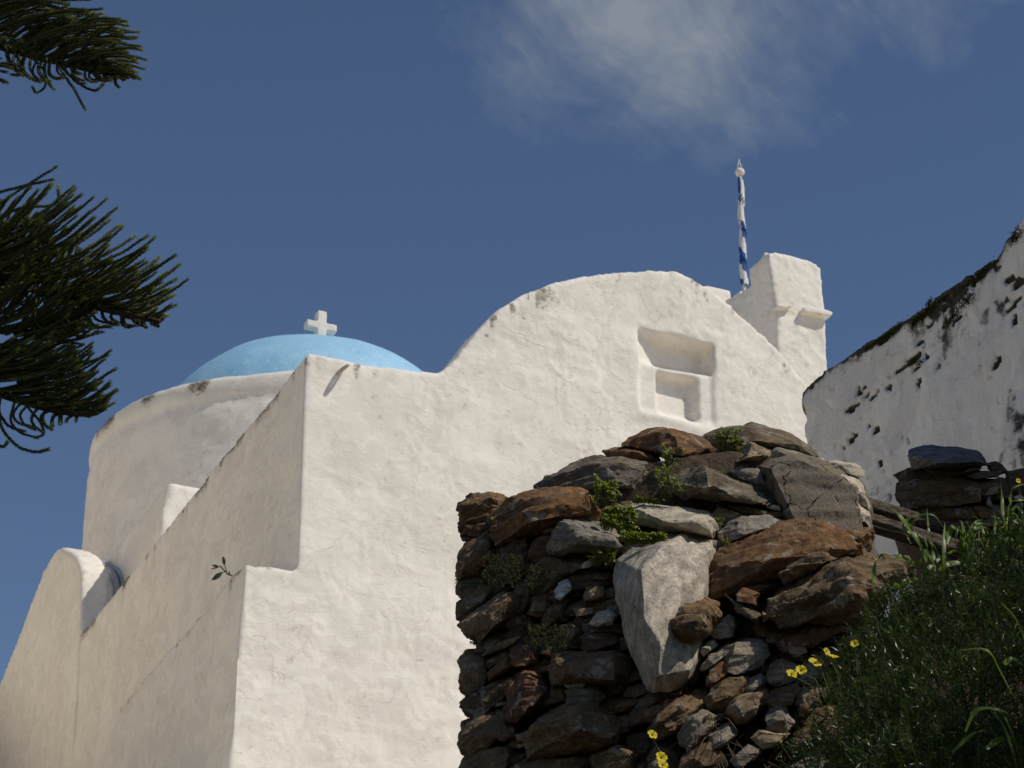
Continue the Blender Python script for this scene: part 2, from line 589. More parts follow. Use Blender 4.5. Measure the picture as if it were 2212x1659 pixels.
def simple(name, c1, c2, scale=20, rough=0.8, spec=0.3, trans=0.0, bumpd=0.0, stretch=(1, 1, 1)):
    m, t, b = mat(name)
    p = mapping(t, t.nodes.new('ShaderNodeTexCoord').outputs['Object'], scale=stretch)
    n = noise(t, p, scale, 5, 0.65)
    c = mixc(t, ramp(t, n, [(0.35, 0.0), (0.65, 1.0)]), c1, c2)
    t.links.new(c, b.inputs['Base Color'])
    b.inputs['Roughness'].default_value = rough
    b.inputs['Specular IOR Level'].default_value = spec
    if bumpd:
        bump(t, b, n, bumpd, 1.0)
    if trans:
        tr = t.nodes.new('ShaderNodeBsdfTranslucent')
        t.links.new(mixc(t, 1.0, c, (1.5, 1.45, 0.55), 'MULTIPLY'), tr.inputs['Color'])
        mx = t.nodes.new('ShaderNodeMixShader')
        mx.inputs[0].default_value = trans
        o = [x for x in t.nodes if x.type == 'OUTPUT_MATERIAL'][0]
        t.links.new(b.outputs[0], mx.inputs[1]); t.links.new(tr.outputs[0], mx.inputs[2])
        t.links.new(mx.outputs[0], o.inputs[0])
    return m


M_SOIL = simple('dark_soil', (0.05, 0.037, 0.025), (0.11, 0.08, 0.052), 30, 0.95, 0.1, 0, 0.02)
M_WOOD = simple('grey_wood', (0.05, 0.035, 0.025), (0.21, 0.165, 0.125), 9, 0.85, 0.2, 0, 0.02, (1.2, 12, 12))
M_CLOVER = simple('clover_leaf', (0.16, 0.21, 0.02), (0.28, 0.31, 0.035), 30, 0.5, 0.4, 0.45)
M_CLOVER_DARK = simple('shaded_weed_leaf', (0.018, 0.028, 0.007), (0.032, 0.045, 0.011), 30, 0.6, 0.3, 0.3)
M_STEM = simple('green_stem', (0.08, 0.10, 0.02), (0.12, 0.12, 0.03), 30, 0.6, 0.3, 0.2)
M_SHRUB = simple('feathery_leaf', (0.010, 0.022, 0.004), (0.058, 0.10, 0.015), 26, 0.34, 0.4, 0.30)
M_GRASS = simple('grass_blade', (0.07, 0.125, 0.014), (0.13, 0.20, 0.025), 12, 0.40, 0.4, 0.42)
M_DRY = simple('dry_grass', (0.07, 0.052, 0.028), (0.13, 0.10, 0.055), 12, 0.7, 0.2, 0.2)
M_PINE = simple('pine_scale', (0.040, 0.048, 0.013), (0.095, 0.10, 0.028), 40, 0.55, 0.3, 0.0)
M_PINE_TIP = simple('pine_tip', (0.14, 0.17, 0.03), (0.21, 0.24, 0.05), 40, 0.5, 0.3, 0.1)
M_BARK = simple('pine_bark', (0.035, 0.025, 0.018), (0.09, 0.065, 0.045), 25, 0.9, 0.1, 0, 0.02)
M_PETAL = simple('yellow_petal', (0.72, 0.56, 0.015), (0.80, 0.66, 0.04), 20, 0.5, 0.3, 0.35)
M_MOSS = simple('moss', (0.035, 0.045, 0.010), (0.075, 0.085, 0.02), 40, 0.9, 0.1, 0.1)
M_CAPER = simple('sprig_leaf', (0.012, 0.018, 0.008), (0.025, 0.035, 0.014), 20, 0.6, 0.3, 0.05)
M_METAL = simple('galvanised_wire', (0.32, 0.28, 0.20), (0.42, 0.37, 0.27), 30, 0.5, 0.5)
M_POLE = simple('pole_paint', (0.55, 0.56, 0.56), (0.7, 0.7, 0.69), 30, 0.4, 0.5)
M_LEAD = simple('grey_flashing', (0.36, 0.37, 0.38), (0.50, 0.50, 0.50), 10, 0.6, 0.3)

# ------------------------------------------------------------------ ground: a slope climbing to the churchyard terrace
xs = np.concatenate([np.linspace(-900, -45, 30), np.linspace(-40, 40, 121), np.linspace(45, 900, 30)])
ys = np.concatenate([np.linspace(-900, -22, 26), np.linspace(-20, 60, 121), np.linspace(64, 900, 26)])
GX, GY = np.meshgrid(xs, ys)


def ground_z(x, y):
    x = np.asarray(x, float); y = np.asarray(y, float)
    z = np.interp(y, [-900, -20, 0, 3, 5.5, 8, 22, 25, 40, 900], [-40, -1.5, 0.0, 0.9, 2.2, 2.95, 6.8, 7.6, 11.3, -10])
    fade = np.exp(-((x) / 60.0) ** 2)
    # unseen hillside added west of the churchyard to bounce sunlight onto the walls
    bounce_hill = 10.0 * sstep(-7.5, -18.0, x) * sstep(15, 23, y) * (1 - sstep(38, 60, y)) * (1 - sstep(0, 1, (-x - 45) / 60))
    return z * (0.35 + 0.65 * fade) + bounce_hill


GZ = ground_z(GX, GY)
GP = np.stack([GX.ravel(), GY.ravel(), GZ.ravel()], 1)
GP[:, 2] += 0.05 * fbm(GP * 0.8, 3, 5) * (np.abs(GP[:, 1]) < 60)
nx, ny = len(xs), len(ys)
idx = np.arange(nx * ny).reshape(ny, nx)
GF = np.stack([idx[:-1, :-1], idx[:-1, 1:], idx[1:, 1:], idx[1:, :-1]], -1).reshape(-1, 4)


def ground_mat():
    m, t, b = mat('ground_mix')
    p = t.nodes.new('ShaderNodeTexCoord').outputs['Object']
    sep = t.nodes.new('ShaderNodeSeparateXYZ'); t.links.new(p, sep.inputs[0])
    pale = mixc(t, ramp(t, noise(t, p, 1.2, 6, 0.65), [(0.35, 0.0), (0.65, 1.0)]), (0.72, 0.63, 0.48), (0.82, 0.74, 0.60))
    soil = mixc(t, ramp(t, noise(t, p, 3.0, 6, 0.65), [(0.35, 0.0), (0.65, 1.0)]), (0.05, 0.042, 0.026), (0.10, 0.085, 0.05))
    f = ramp(t, math_(t, 'DIVIDE', math_(t, 'ADD', sep.outputs[1], math_(t, 'MULTIPLY', noise(t, p, 0.5, 4), 3.0)), 40.0), [(0.26, 0.0), (0.30, 1.0)])  # out-of-view ground: pale tone set to bounce light, dark soil to limit it
    c = mixc(t, f, soil, pale)
    t.links.new(c, b.inputs['Base Color'])
    b.inputs['Roughness'].default_value = 0.9
    bump(t, b, noise(t, p, 12.0, 6, 0.7), 0.04, 0.8)
    return m


g = link('ground', mesh_np('ground', GP, GF, ground_mat()))
tag(g, 'pale slope of earth and paving climbing to the church', None, None, 'structure')

# ------------------------------------------------------------------ church
aF, aL = math.radians(62), math.radians(-23)
U = np.array([math.sin(aF), math.cos(aF), 0]); W = np.array([math.sin(aL), math.cos(aL), 0])
nF = np.array([U[1], -U[0], 0]); nL = np.array([-W[1], W[0], 0])
Z = np.array([0, 0, 1.0])
P0 = at_y(660, 765, 25.0)
BASE = np.array([P0[0], P0[1], 6.9])


def uwz(u, w, z):
    return BASE + u * U + w * W + (z - BASE[2]) * Z


def F_(px, py, off=0.0):
    P = P0 - off * nF
    q = on_plane(px, py, P, nF) - P
    return float(q @ U), float(q[2] + P[2])


def L_(px, py, off=0.0):
    P = P0 + off * U
    q = on_plane(px, py, P, nL) - P
    return float(q @ W), float(q[2] + P[2])


church = thing('church', 'whitewashed domed church with arched gable, blue dome and stepped belfry wall', 'church', BASE)


def plaster_part(name, V, Fq, parent=church, amp=1.0, matl=None, dirt=None, origin=None, seed=0, relief=1.0, damp=None):
    nrm = vnormals(V, Fq)
    d = 0.028 * fbm(V * np.array([1.0, 1.0, 1.3]) * 1.1, 2, 3 + seed)
    d += 0.007 * fbm(V * np.array([1.0, 1.0, 1.5]) * 3.6, 3, 9 + seed)
    lum = fbm(V * np.array([1, 1, 1.25]) * 7.0 + 0.6 * fbm(V * 2.0, 2, 21)[:, None], 3, 31 + seed)
    d += 0.003 * (np.abs(lum) * 1.6 - 0.4)
    # trowel creases: ridged noise, drawn out sideways
    wv = V * np.array([1, 1, 2.0]) + 0.35 * np.stack([fbm(V * 2.3, 2, 41), fbm(V * 2.3, 2, 42), fbm(V * 2.3, 2, 43)], 1)
    cre = 1 - np.abs(fbm(wv * 2.6, 3, 44)) * 3.2
    cre2 = 1 - np.abs(fbm(wv * 5.5 + 9, 2, 45)) * 3.0
    patch_ = sstep(-0.25, 0.3, fbm(V * 0.9, 2, 46))
    d += (0.011 * np.clip(cre, 0, 1) ** 2 + 0.006 * np.clip(cre2, 0, 1) ** 2) * (0.25 + 0.75 * patch_) * relief
    chipn = fbm(V * np.array([4.2, 4.2, 5.5]) + 3, 3, 47)
    d -= 0.004 * sstep(0.34, 0.38, chipn) * relief
    if damp is not None: d = d * damp
    V2 = V + nrm * (d * amp)[:, None]
    o = np.array(church.location) if origin is None else origin
    if dirt is None:
        dirt = np.zeros(len(V))
    return link(name, mesh_np(name, V2 - o, Fq, matl or M_PLASTER, True, {'dirt': dirt}), parent)


ZB = 6.75
# gable + corner wall: (u, z) outline of the front
top = [(655, 766), (672, 762), (735, 775), (800, 789), (850, 795), (905, 803), (950, 805), (970, 790), (985, 775), (1030, 715), (1080, 670), (1130, 640),
       (1190, 615), (1260, 597), (1350, 587), (1410, 585), (1460, 586), (1490, 600), (1530, 622), (1565, 650), (1600, 680), (1650, 725), (1700, 770), (1745, 830)]
front = [F_(*p) for p in top]
front[0] = (0.0, front[0][1])
poly = [uwz(-0.74, 0, ZB)] + [uwz(-0.68, 0, 8.2), uwz(-0.62, 0, 10.24), uwz(-0.3, 0, 10.26), uwz(0.0, 0, 10.25)] + [uwz(u, 0, z) for u, z in front] + [uwz(7.4, 0, 13.2), uwz(7.9, 0, 12.3), uwz(7.9, 0, ZB)]
shells = [prism(poly, np.zeros(3), 0.5 * W)]
# side wall behind the corner, top falling slightly, butting into the gable
side = [(0.3, ZB), (0.3, 12.82), (2.0, 12.80), (4.9, 12.72), (7.7, 12.65), (10.6, 12.60), (10.6, 9.0), (5.9, 8.0), (5.9, ZB)]
shells.append(prism([uwz(0, w, z) for w, z in side], np.zeros(3), 0.5 * U))
but = [(0.3, ZB), (0.3, 10.24), (2.3, 10.13), (4.2, 10.05), (5.85, 9.95), (5.9, 9.7), (5.9, ZB)]
b0 = [uwz(-0.62 - 0.022 * (10.24 - z) * 1.4, w, z) for w, z in but]
b1 = [uwz(0.1, w, z) for w, z in but]
n_ = len(but)
shells.append((b0 + b1, [tuple(range(n_)), tuple(range(2 * n_ - 1, n_ - 1, -1))] + [(i, i + n_, (i + 1) % n_ + n_, (i + 1) % n_) for i in range(n_)]))
V, Fq = remesh(shells, 0.036, 2)
# blind window niche sunk in the gable
rel = V - P0
un, zn = rel @ U - (rel @ W) * 0 , V[:, 2]
# coordinates along the skewed axes
det = U[0] * W[1] - U[1] * W[0]
uu = (rel[:, 0] * W[1] - rel[:, 1] * W[0]) / det
ww = (U[0] * rel[:, 1] - U[1] * rel[:, 0]) / det
isf = (ww < 0.12)
wob = 0.02 * fbm(V * 4.0, 2, 77)
zt = 14.10 - 0.015 * (uu - 4.4) + wob
outer = sstep(4.39, 4.45, uu + wob) * (1 - sstep(5.46, 5.52, uu + wob)) * sstep(12.97, 13.12, zn + wob) * (1 - sstep(0.0, 0.045, zn - zt))
dep_o = 0.045 + 0.25 * sstep(13.66, 13.80, zn - 0.05 * (uu - 4.9)) * (0.12 + 0.88 * sstep(4.36, 4.92, uu))
inner = sstep(4.66, 4.72, uu + wob) * (1 - sstep(5.25, 5.30, uu - wob)) * sstep(13.0, 13.16, zn) * (1 - sstep(13.60, 13.64, zn + 0.5 * wob))
dep_i = 0.17 * sstep(4.60, 4.80, uu)
V = V - nF * (isf * (outer * dep_o + inner * dep_i))[:, None]
# the ledge bulging below the niche and the step towards the left
V = V + nF * (isf * 0.02 * np.exp(-((zn - (12.93 + 0.05 * np.sin(uu * 3))) / 0.07) ** 2) * sstep(4.1, 4.5, uu) * (1 - sstep(5.5, 5.9, uu)))[:, None]
# grime along the upper edges; on the buttress the line also paints its shade contrast
topz = np.interp(uu, [p[0] for p in front], [p[1] for p in front])
edge = np.where(isf & (uu > -0.05), topz - zn, 9)
side_top = np.interp(ww, [0, 2, 4.9, 7.7, 10.6], [12.84, 12.80, 12.72, 12.65, 12.60])
edge2 = np.where(~isf & (uu < 0.2), side_top - zn, 9)
bt = np.interp(ww, [0, 2.3, 4.2, 5.9], [10.24, 10.13, 10.05, 9.95])
edge3 = np.where((uu < -0.3), bt - zn, 9)
nzv = fbm(V * np.array([3, 3, 1.0]), 4, 51) * 0.5 + 0.5
nz2 = fbm(V * np.array([9, 9, 4.0]), 3, 52) * 0.5 + 0.5
dirt = 0.50 * np.exp(-np.abs(edge) / 0.45) * sstep(0.52, 0.75, nz2) + 0.75 * np.exp(-np.abs(edge2) / 0.13) * sstep(0.36, 0.66, nzv) + 0.55 * np.exp(-np.abs(edge3) / 0.04) * sstep(0.30, 0.6, nz2) + 0.35 * np.exp(-np.abs(edge3) / 0.4) * sstep(0.5, 0.8, nzv) + 0.16 * (~isf) * sstep(0.58, 0.80, fbm(V * np.array([2.2, 2.2, 0.5]), 4, 55) * 0.5 + 0.5)
plaster_part('nave_wall', V, Fq, amp=1.0, dirt=np.clip(dirt, 0, 1), damp=1 - 0.75 * isf * sstep(4.3, 4.4, uu) * (1 - sstep(5.5, 5.6, uu)) * sstep(12.95, 13.05, zn) * (1 - sstep(14.1, 14.2, zn)))

# side apse: arched gable in the side wall plane with its barrel vault behind
arc = [(10.42, 9.5), (10.46, 12.55), (10.62, 13.1), (10.85, 13.73), (11.25, 14.08), (11.77, 14.33), (12.4, 14.60), (13.0, 14.70), (13.6, 14.62), (14.69, 14.22), (15.6, 13.85), (16.57, 13.45), (17.4, 12.7), (17.8, 11.8), (17.9, 9.5)]
V, Fq = remesh([prism([uwz(0, w, z) for w, z in arc], -0.009 * U, 0.42 * U)], 0.06, 2)
plaster_part('apse_gable', V, Fq, amp=0.9, seed=2)
vau = [(w + (0.12 if w < 13 else -0.12), z - 0.16 if z > 12.6 else z) for w, z in arc]
V, Fq = remesh([prism([uwz(0, w, z) for w, z in vau], 0.40 * U, 2.0 * U)], 0.06, 2)
plaster_part('side_vault', V, Fq, amp=0.8, seed=3)
# raised rolls where the vault meets the drum wall
for k_, (uo, r_) in enumerate(((0.60, 0.05), (0.74, 0.06))):
    pth = smooth_path([uwz(uo, w, z + 0.02) for w, z in vau[1:10]], 40)
    v, f = tube(pth, r_, 8)
    link('roll_moulding', mesh_np('roll_moulding', np.array(v) - BASE, f, M_LEAD), church)

# drum and dome
DY = 40.5
DC = at_y(686, 994, DY)
DR = (690 - 207) / FPX * float(np.linalg.norm(ray(690, 985))) * (DY / ray(690, 985)[1]) / float(np.linalg.norm(ray(690, 985)))
prof = [(0.0, -5.2), (DR + 0.05, -5.2), (DR + 0.02, -0.62), (DR - 0.02, -0.44), (DR + 0.035, -0.30), (DR + 0.02, -0.08), (DR - 0.06, 0.0), (DR - 0.5, 0.05), (0.0, 0.25)]
v, f = lathe(prof, 96, DC)
V, Fq = remesh([(v, f)], 0.07, 2)
ang = np.arctan2(V[:, 1] - DC[1], V[:, 0] - DC[0])
st_ = vnoise(np.stack([ang * 7, ang * 0 + 3, V[:, 2] * 0.15], 1), 4)
dirt = 0.65 * np.exp(-np.abs(V[:, 2] - DC[2] + 0.1) / 0.22) * sstep(0.15, 0.7, st_) + 0.22 * sstep(0.25, 0.6, fbm(V * np.array([2.5, 2.5, 1.6]), 4, 61))
plaster_part('drum', V, Fq, amp=1.0, seed=5, dirt=np.clip(dirt, 0, 1))
DA, DB = 342 * DR / 483, 250 * DR / 483
prof = [(DA * math.cos(t_), DB * math.sin(t_)) for t_ in np.linspace(-0.05, math.pi / 2, 40)]
v, f = lathe(prof, 96, DC + np.array([-0.13, 0, 0.04]))
v = np.array(v)
dd = v - DC
v = v + (0.03 * fbm(v * 0.9, 3, 8))[:, None] * dd / np.linalg.norm(dd, axis=1, keepdims=True)
dome = link('dome', mesh_np('dome', v - BASE, f, M_DOME), church)
# cross on the dome
cz = DC[2] + DB - 0.12
CU = U * 1.0
cw, ct = 0.185, 0.20
cross_c = at_y(692, 708, DY)
czt = at_y(692, 676, DY)[2]
cc = np.array([cross_c[0], DY, cz])
CA = cross_c[2] - 0.065 - cz
sh = [box(cc - CU * cw / 2 - W * ct / 2, CU * cw, W * ct, Z * (czt - cz)),
      box(cc - CU * 0.30 - W * ct / 2 + Z * CA, CU * 0.60, W * ct, Z * 0.14)]
V, Fq = remesh(sh, 0.014, 4)
V = V + vnormals(V, Fq) * (0.006 * fbm(V * 9, 3, 3))[:, None]
crs = link('cross', mesh_np('cross', V - BASE, Fq, M_PLASTER, True, {'dirt': np.zeros(len(V))}), dome)

# square base under the drum, its sunlit end showing over the side parapet
wq = 9.0
PP = P0 + wq * W


def FQ(px, py):
    q = on_plane(px, py, PP, nF) - PP
    return float(q @ U), float(q[2] + PP[2])


(u1, z1), (u2, z2), (u3, z3) = FQ(363, 1040), FQ(440, 1050), FQ(343, 1150)
poly = [uwz(u1, wq, z1), uwz(6.5, wq, z2 + 0.02), uwz(6.5, wq, 12.0), uwz(u3 - 0.05, wq, 12.0), uwz(u3, wq, z3)]
V, Fq = remesh([prism(poly, np.zeros(3), 9.5 * W)], 0.07, 1)
plaster_part('dome_base', V, Fq, amp=0.6, seed=6)

# belfry wall at the far end of the gable
TO = 0.65
WT = TO / float(-nF @ W)
tl = [F_(*p, TO) for p in reg('T', [(690, 145), (790, 138), (850, 150), (1000, 195), (1180, 250), (1222, 300), (1240, 500), (1262, 700), (1280, 900), (1305, 1340)])]
ul = F_(*reg('T', [(775, 660)])[0], TO)[0]
poly = [uwz(ul - 0.02, WT, ZB + 4)] + [uwz(ul, WT, 15.1)] + [uwz(u, WT, z) for u, z in tl] + [uwz(tl[-1][0] + 0.02, WT, ZB + 4)]
# its left flank sweeps down and back to a low parapet
PT = P0 + ul * U
prof_px = reg('T', [(700, 150), (675, 190), (640, 290), (600, 410), (560, 480), (500, 530), (420, 598), (330, 628)])
fl = []
for p in prof_px:
    q = on_plane(p[0], p[1], PT, nL) - PT
    fl.append((float(q @ W), float(q[2] + PT[2])))
flank = [uwz(ul, WT + 0.02, ZB + 4), uwz(ul, WT + 0.02, 15.9)] + [uwz(ul, max(w, WT + 0.03), z) for w, z in fl] + [uwz(ul, fl[-1][0] + 1.5, fl[-1][1]), uwz(ul, fl[-1][0] + 1.5, ZB + 4)]
V, Fq = remesh([prism(poly, np.zeros(3), 0.55 * W), prism(flank, -0.02 * U, 0.4 * U)], 0.03, 2)
belf = plaster_part('bell_tower', V, Fq, amp=1.0, seed=7)
for nm, pts, dpt in (('ledge', [(1000, 728), (1040, 716), (1200, 748), (1305, 775), (1308, 800), (1285, 822), (1150, 806), (1010, 775)], 0.125),
                     ('ledge', [(745, 690), (800, 676), (890, 690), (905, 720), (830, 735), (755, 722)], 0.10)):
    pl = [uwz(u, WT, z) for u, z in [F_(*p, TO) for p in reg('T', pts)]]
    V, Fq = remesh([prism(pl, 0.06 * W, -dpt * W * 1.0)], 0.018, 3)
    V = V + vnormals(V, Fq) * (0.012 * fbm(V * 6, 3, 3))[:, None]
    link(nm, mesh_np(nm, V - BASE, Fq, M_PLASTER, True, {'dirt': np.zeros(len(V))}), belf)
# low roof parapet behind
q0 = [F_(*p, 3.2) for p in reg('T', [(272, 492), (300, 488), (520, 520), (520, 700), (280, 700)])]
w0 = 3.2 / float(-nF @ W)
V, Fq = remesh([prism([uwz(u, w0, z) for u, z in q0], np.zeros(3), 1.6 * W)], 0.03, 2)
plaster_part('parapet', V, Fq, amp=0.7, seed=8)
q0 = [F_(*p, 2.4) for p in reg('T', [(-120, 455), (0, 448), (100, 470), (225, 500), (225, 700), (-120, 700)])]
w0 = 2.4 / float(-nF @ W)
V, Fq = remesh([prism([uwz(u, w0, z) for u, z in q0], np.zeros(3), 1.2 * W)], 0.03, 2)
plaster_part('parapet', V, Fq, amp=0.7, seed=9)
# flat roof over the nave, behind the parapets
rp = [uwz(0.45, 0.45, 12.3), uwz(7.6, 0.45, 12.3), uwz(7.6, 9.2, 12.3), uwz(0.45, 9.2, 12.3)]
v, f = prism(rp, np.zeros(3), 0.12 * Z)
link('roof', mesh_np('roof', np.array(v) - BASE, f, M_PLASTER, False), church)
vv = [(u, z - 0.35) for u, z in front if u > 1.9] + [(7.3, 12.2), (1.9, 12.2)]
v, f = prism([uwz(u, 0.45, z) for u, z in vv], np.zeros(3), 5.0 * W)
link('nave_vault', mesh_np('nave_vault', np.array(v) - BASE, f, M_PLASTER, False), church)
# back and right walls of the body, out of sight
v, f = join([box(uwz(7.35, 0.45, ZB), 0.5 * U, 13.5 * W, 5.7 * Z), box(uwz(0.5, 13.5, ZB), 6.8 * U, 0.5 * W, 5.6 * Z), box(uwz(0.05, 5.95, ZB), 0.42 * U, 7.5 * W, 2.4 * Z)])
link('rear_wall', mesh_np('rear_wall', np.array(v) - BASE, f, M_PLASTER, False), church)

# wire loop set in the corner of the wall
wl0 = on_plane(*reg('R', [(832, 835)])[0], P0, nF)
lp = []
for t_ in np.linspace(0, 2 * math.pi, 26):
    lp.append(wl0 + nF * (0.115 - 0.115 * math.cos(t_)) + (0.055 * math.sin(t_)) * (U * 0.75 + Z * 0.65) - nF * 0.02)
v, f = tube(np.array(lp), 0.018, 6)
wl = thing('wire_loop', 'rusty wire loop sticking out of the white wall below its top corner', 'wire loop', wl0)
link('loop', mesh_np('loop', np.array(v) - wl0, f, M_METAL), wl)

# flagpole and the flag wound round it
fy = 30.6
fb = at_y(1608, 640, fy); ftop = at_y(1598.5, 362, fy)
fp_ = thing('flagpole', 'thin flagpole with ball and spike on the church roof', 'flagpole', fb - Z * 1.0)
o0 = fb - Z * 1.0
v, f = tube(np.array([o0, fb, ftop]), [0.03, 0.03, 0.026], 10)
link('pole', mesh_np('pole', np.array(v) - o0, f, M_POLE), fp_)
bc = at_y(1598.5, 372, fy)
v, f = lathe([(0.068 * math.cos(a), 0.068 * math.sin(a)) for a in np.linspace(-math.pi / 2, math.pi / 2, 10)], 14, bc)
link('ball', mesh_np('ball', np.array(v) - o0, f, M_PLASTER), fp_)
tp = at_y(1596.5, 346, fy)
sh = [tube(np.array([bc + 0.05 * math.cos(a) * U + 0.05 * math.sin(a) * nF + 0.03 * Z, tp]), [0.010, 0.007], 6) for a in (0, math.pi / 2, math.pi, 4.7)]
v, f = join(sh + [lathe([(0.001, -0.02), (0.02, 0), (0.001, 0.02)], 8, tp)])
link('spike', mesh_np('spike', np.array(v) - o0, f, M_POLE), fp_)


def flag_mat():
    m, t, b = mat('flag_cloth')
    at = t.nodes.new('ShaderNodeAttribute'); at.attribute_name = 'stripe'
    c = mixc(t, ramp(t, at.outputs['Fac'], [(0.48, 0.0), (0.52, 1.0)]), (0.74, 0.73, 0.70), (0.015, 0.07, 0.27))
    t.links.new(c, b.inputs['Base Color'])
    b.inputs['Roughness'].default_value = 0.8
    return m


nr, ns = 150, 28
fa, fz = at_y(1599.5, 380, fy), at_y(1607.5, 616, fy)
V = []; S = []
bands = [(0.0, 0.13, 1), (0.13, 0.30, 0.0), (0.30, 0.40, 0.35), (0.40, 0.55, 0.0), (0.55, 0.70, 1), (0.70, 0.83, 0), (0.83, 1.0, 1)]
for i in range(nr):
    t_ = i / (nr - 1)
    c = fa + (fz - fa) * t_
    for k in range(ns):
        a = 2 * math.pi * k / ns
        sp_ = (t_ * 3.6 - a / (2 * math.pi)) % 1.0          # helical wrap edge
        r = (0.028 + 0.014 * t_) + 0.020 * sp_ + 0.004 * math.sin(9 * a + 30 * t_)
        if t_ < 0.03: r *= 0.6 + 13 * t_
        V.append(c + r * (math.cos(a) * RT + math.sin(a) * np.array([0, 1, 0])) + 0.008 * math.sin(t_ * 14) * RT)
        # stripes lie askew along the wound cloth
        q = t_ - 0.13 * (((a / (2 * math.pi)) + 0.30) % 1.0 - 0.5) * 2.2 + 0.012 * math.sin(a * 3 + t_ * 40)
        s_ = 0.0
        for lo, hi, val in bands:
            if lo <= q < hi: s_ = val
        if q < 0: s_ = 1.0
        if q >= 1: s_ = 0.0
        if 0.30 <= q < 0.40: s_ = 1.0 if (a * 2.2 + t_ * 60) % 3.0 < 1.0 else 0.0
        S.append(s_)
Fq = [(i * ns + k, i * ns + (k + 1) % ns, (i + 1) * ns + (k + 1) % ns, (i + 1) * ns + k) for i in range(nr - 1) for k in range(ns)]
flag = link('flag', mesh_np('flag', np.array(V) - fa, Fq, flag_mat(), True, {'stripe': S}), None, tuple(fa))
tag(flag, 'blue and white striped flag wound tightly around the flagpole', 'flag')

# sprig growing out of the buttress edge
sg0 = on_plane(*reg('Q', [(1700, 1352)])[0], P0 + 0.62 * -U, nF)
sy = sg0[1] + 0.12
sg = thing('caper_sprig', 'small dark leafy sprig growing from the edge of the white buttress', 'plant', sg0)
sp = [at_y(*reg('Q', [p])[0], sy) for p in [(1715, 1352), (1660, 1335), (1630, 1300), (1575, 1245)]]
v, f = join([tube(smooth_path(sp, 12), 0.008, 6), tube(np.array([at_y(*reg('Q', [p])[0], sy) for p in [(1650, 1320), (1640, 1270), (1622, 1235)]]), 0.005, 5),
             tube(np.array([at_y(*reg('Q', [p])[0], sy) for p in [(1640, 1305), (1600, 1318)]]), 0.005, 5), tube(np.array([at_y(*reg('Q', [p])[0], sy) for p in [(1680, 1340), (1676, 1305)]]), 0.009, 5)])
link('stem', mesh_np('stem', np.array(v) - sg0, f, M_CAPER), sg)


def leaf_mesh(a, b, width, thick_dir, matl, origin, name, curl=0.15, nseg=8):
    a = np.asarray(a); b = np.asarray(b)
    L = b - a; ln_ = np.linalg.norm(L); T = L / ln_
    S_ = np.cross(T, thick_dir); S_ /= np.linalg.norm(S_); Nn = np.cross(S_, T)
    V, Fc = [], []
    for i in range(nseg + 1):
        t_ = i / nseg
        w_ = width * max(0.03, math.sin(math.pi * min(1, 0.04 + t_ * 0.94)) ** 0.8)
        c = a + L * t_ + Nn * curl * ln_ * math.sin(math.pi * t_) * 0.5
        V += [c - S_ * w_ / 2 + Nn * w_ * 0.12, c, c + S_ * w_ / 2 + Nn * w_ * 0.12]
    for i in range(nseg):
        for k in (0, 1):
            q = i * 3 + k
            Fc.append((q, q + 1, q + 4, q + 3))
    return mesh_np(name, np.array(V) - origin, Fc, matl)


for a_, b_, w_ in (((1625, 1242), (1610, 1142), 40), ((1570, 1258), (1488, 1238), 28), ((1565, 1262), (1478, 1280), 16), ((1602, 1318), (1490, 1402), 56)):
    A_ = at_y(*reg('Q', [a_])[0], sy); B_ = at_y(*reg('Q', [b_])[0], sy + random.uniform(-0.03, 0.03))
    link('leaf', leaf_mesh(A_, B_, w_ / 4.424 * K * 1.03 * sy / FPX, np.array([0.25, -0.9, -0.2]), M_CAPER, sg0, 'leaf'), sg)

# ------------------------------------------------------------------ weathered house on the right
H0 = at_y(1733, 848, 14.0)
HB = np.array([H0[0], H0[1], float(ground_z(H0[0], H0[1])) - 0.3])
house = thing('old_house', 'weathered whitewashed house wall with mossy dark roof edge, on the right', 'house', HB)


def H_(px, py):
    q = on_plane(px, py, H0, nL) - H0
    return float(q @ W), float(q[2] + H0[2])


roof_px = [(1733, 846), (1745, 832), (1760, 818), (1790, 795), (1840, 760), (1900, 722), (1960, 685), (2008, 657), (2014, 640), (2060, 612), (2100, 588), (2150, 553), (2160, 545), (2172, 515), (2190, 498), (2212, 467)]
rt_ = [H_(*p) for p in roof_px]
lft = [H_(*p) for p in [(1741, 985), (1744, 955), (1738, 930), (1742, 905), (1733, 880), (1731, 862)]]
poly = [(0.0, HB[2])] + lft + rt_ + [(-3.2, rt_[-1][1] + 0.05), (-4.3, rt_[-1][1] + 0.1), (-4.3, HB[2])]
lp_ = [np.array([H0[0], H0[1], 0]) + t_ * W + z_ * Z for t_, z_ in poly]
V, Fq = remesh([prism(lp_, np.zeros(3), 0.5 * U)], 0.02, 0)
rel = V - H0
hw = (U[0] * rel[:, 1] - U[1] * rel[:, 0]) / det
hu = (rel[:, 0] * W[1] - rel[:, 1] * W[0]) / det
rz = np.interp(-hw, [-p[0] for p in rt_] + [4.3], [p[1] for p in rt_] + [rt_[-1][1] + 0.1])
dtop = np.maximum(rz - V[:, 2], 0)
nA = fbm(V * np.array([4, 4, 4.0]), 5, 91); nB = fbm(V * np.array([1.5, 1.5, 1.5]), 4, 92); nC = fbm(V * np.array([14, 14, 14.0]), 4, 93)
dirt = 1.3 * np.exp(-dtop / 0.06) * sstep(-0.7, 0.1, nA) + 0.75 * np.exp(-dtop / 0.22) * sstep(-0.08, 0.25, nA + 0.4 * nC)
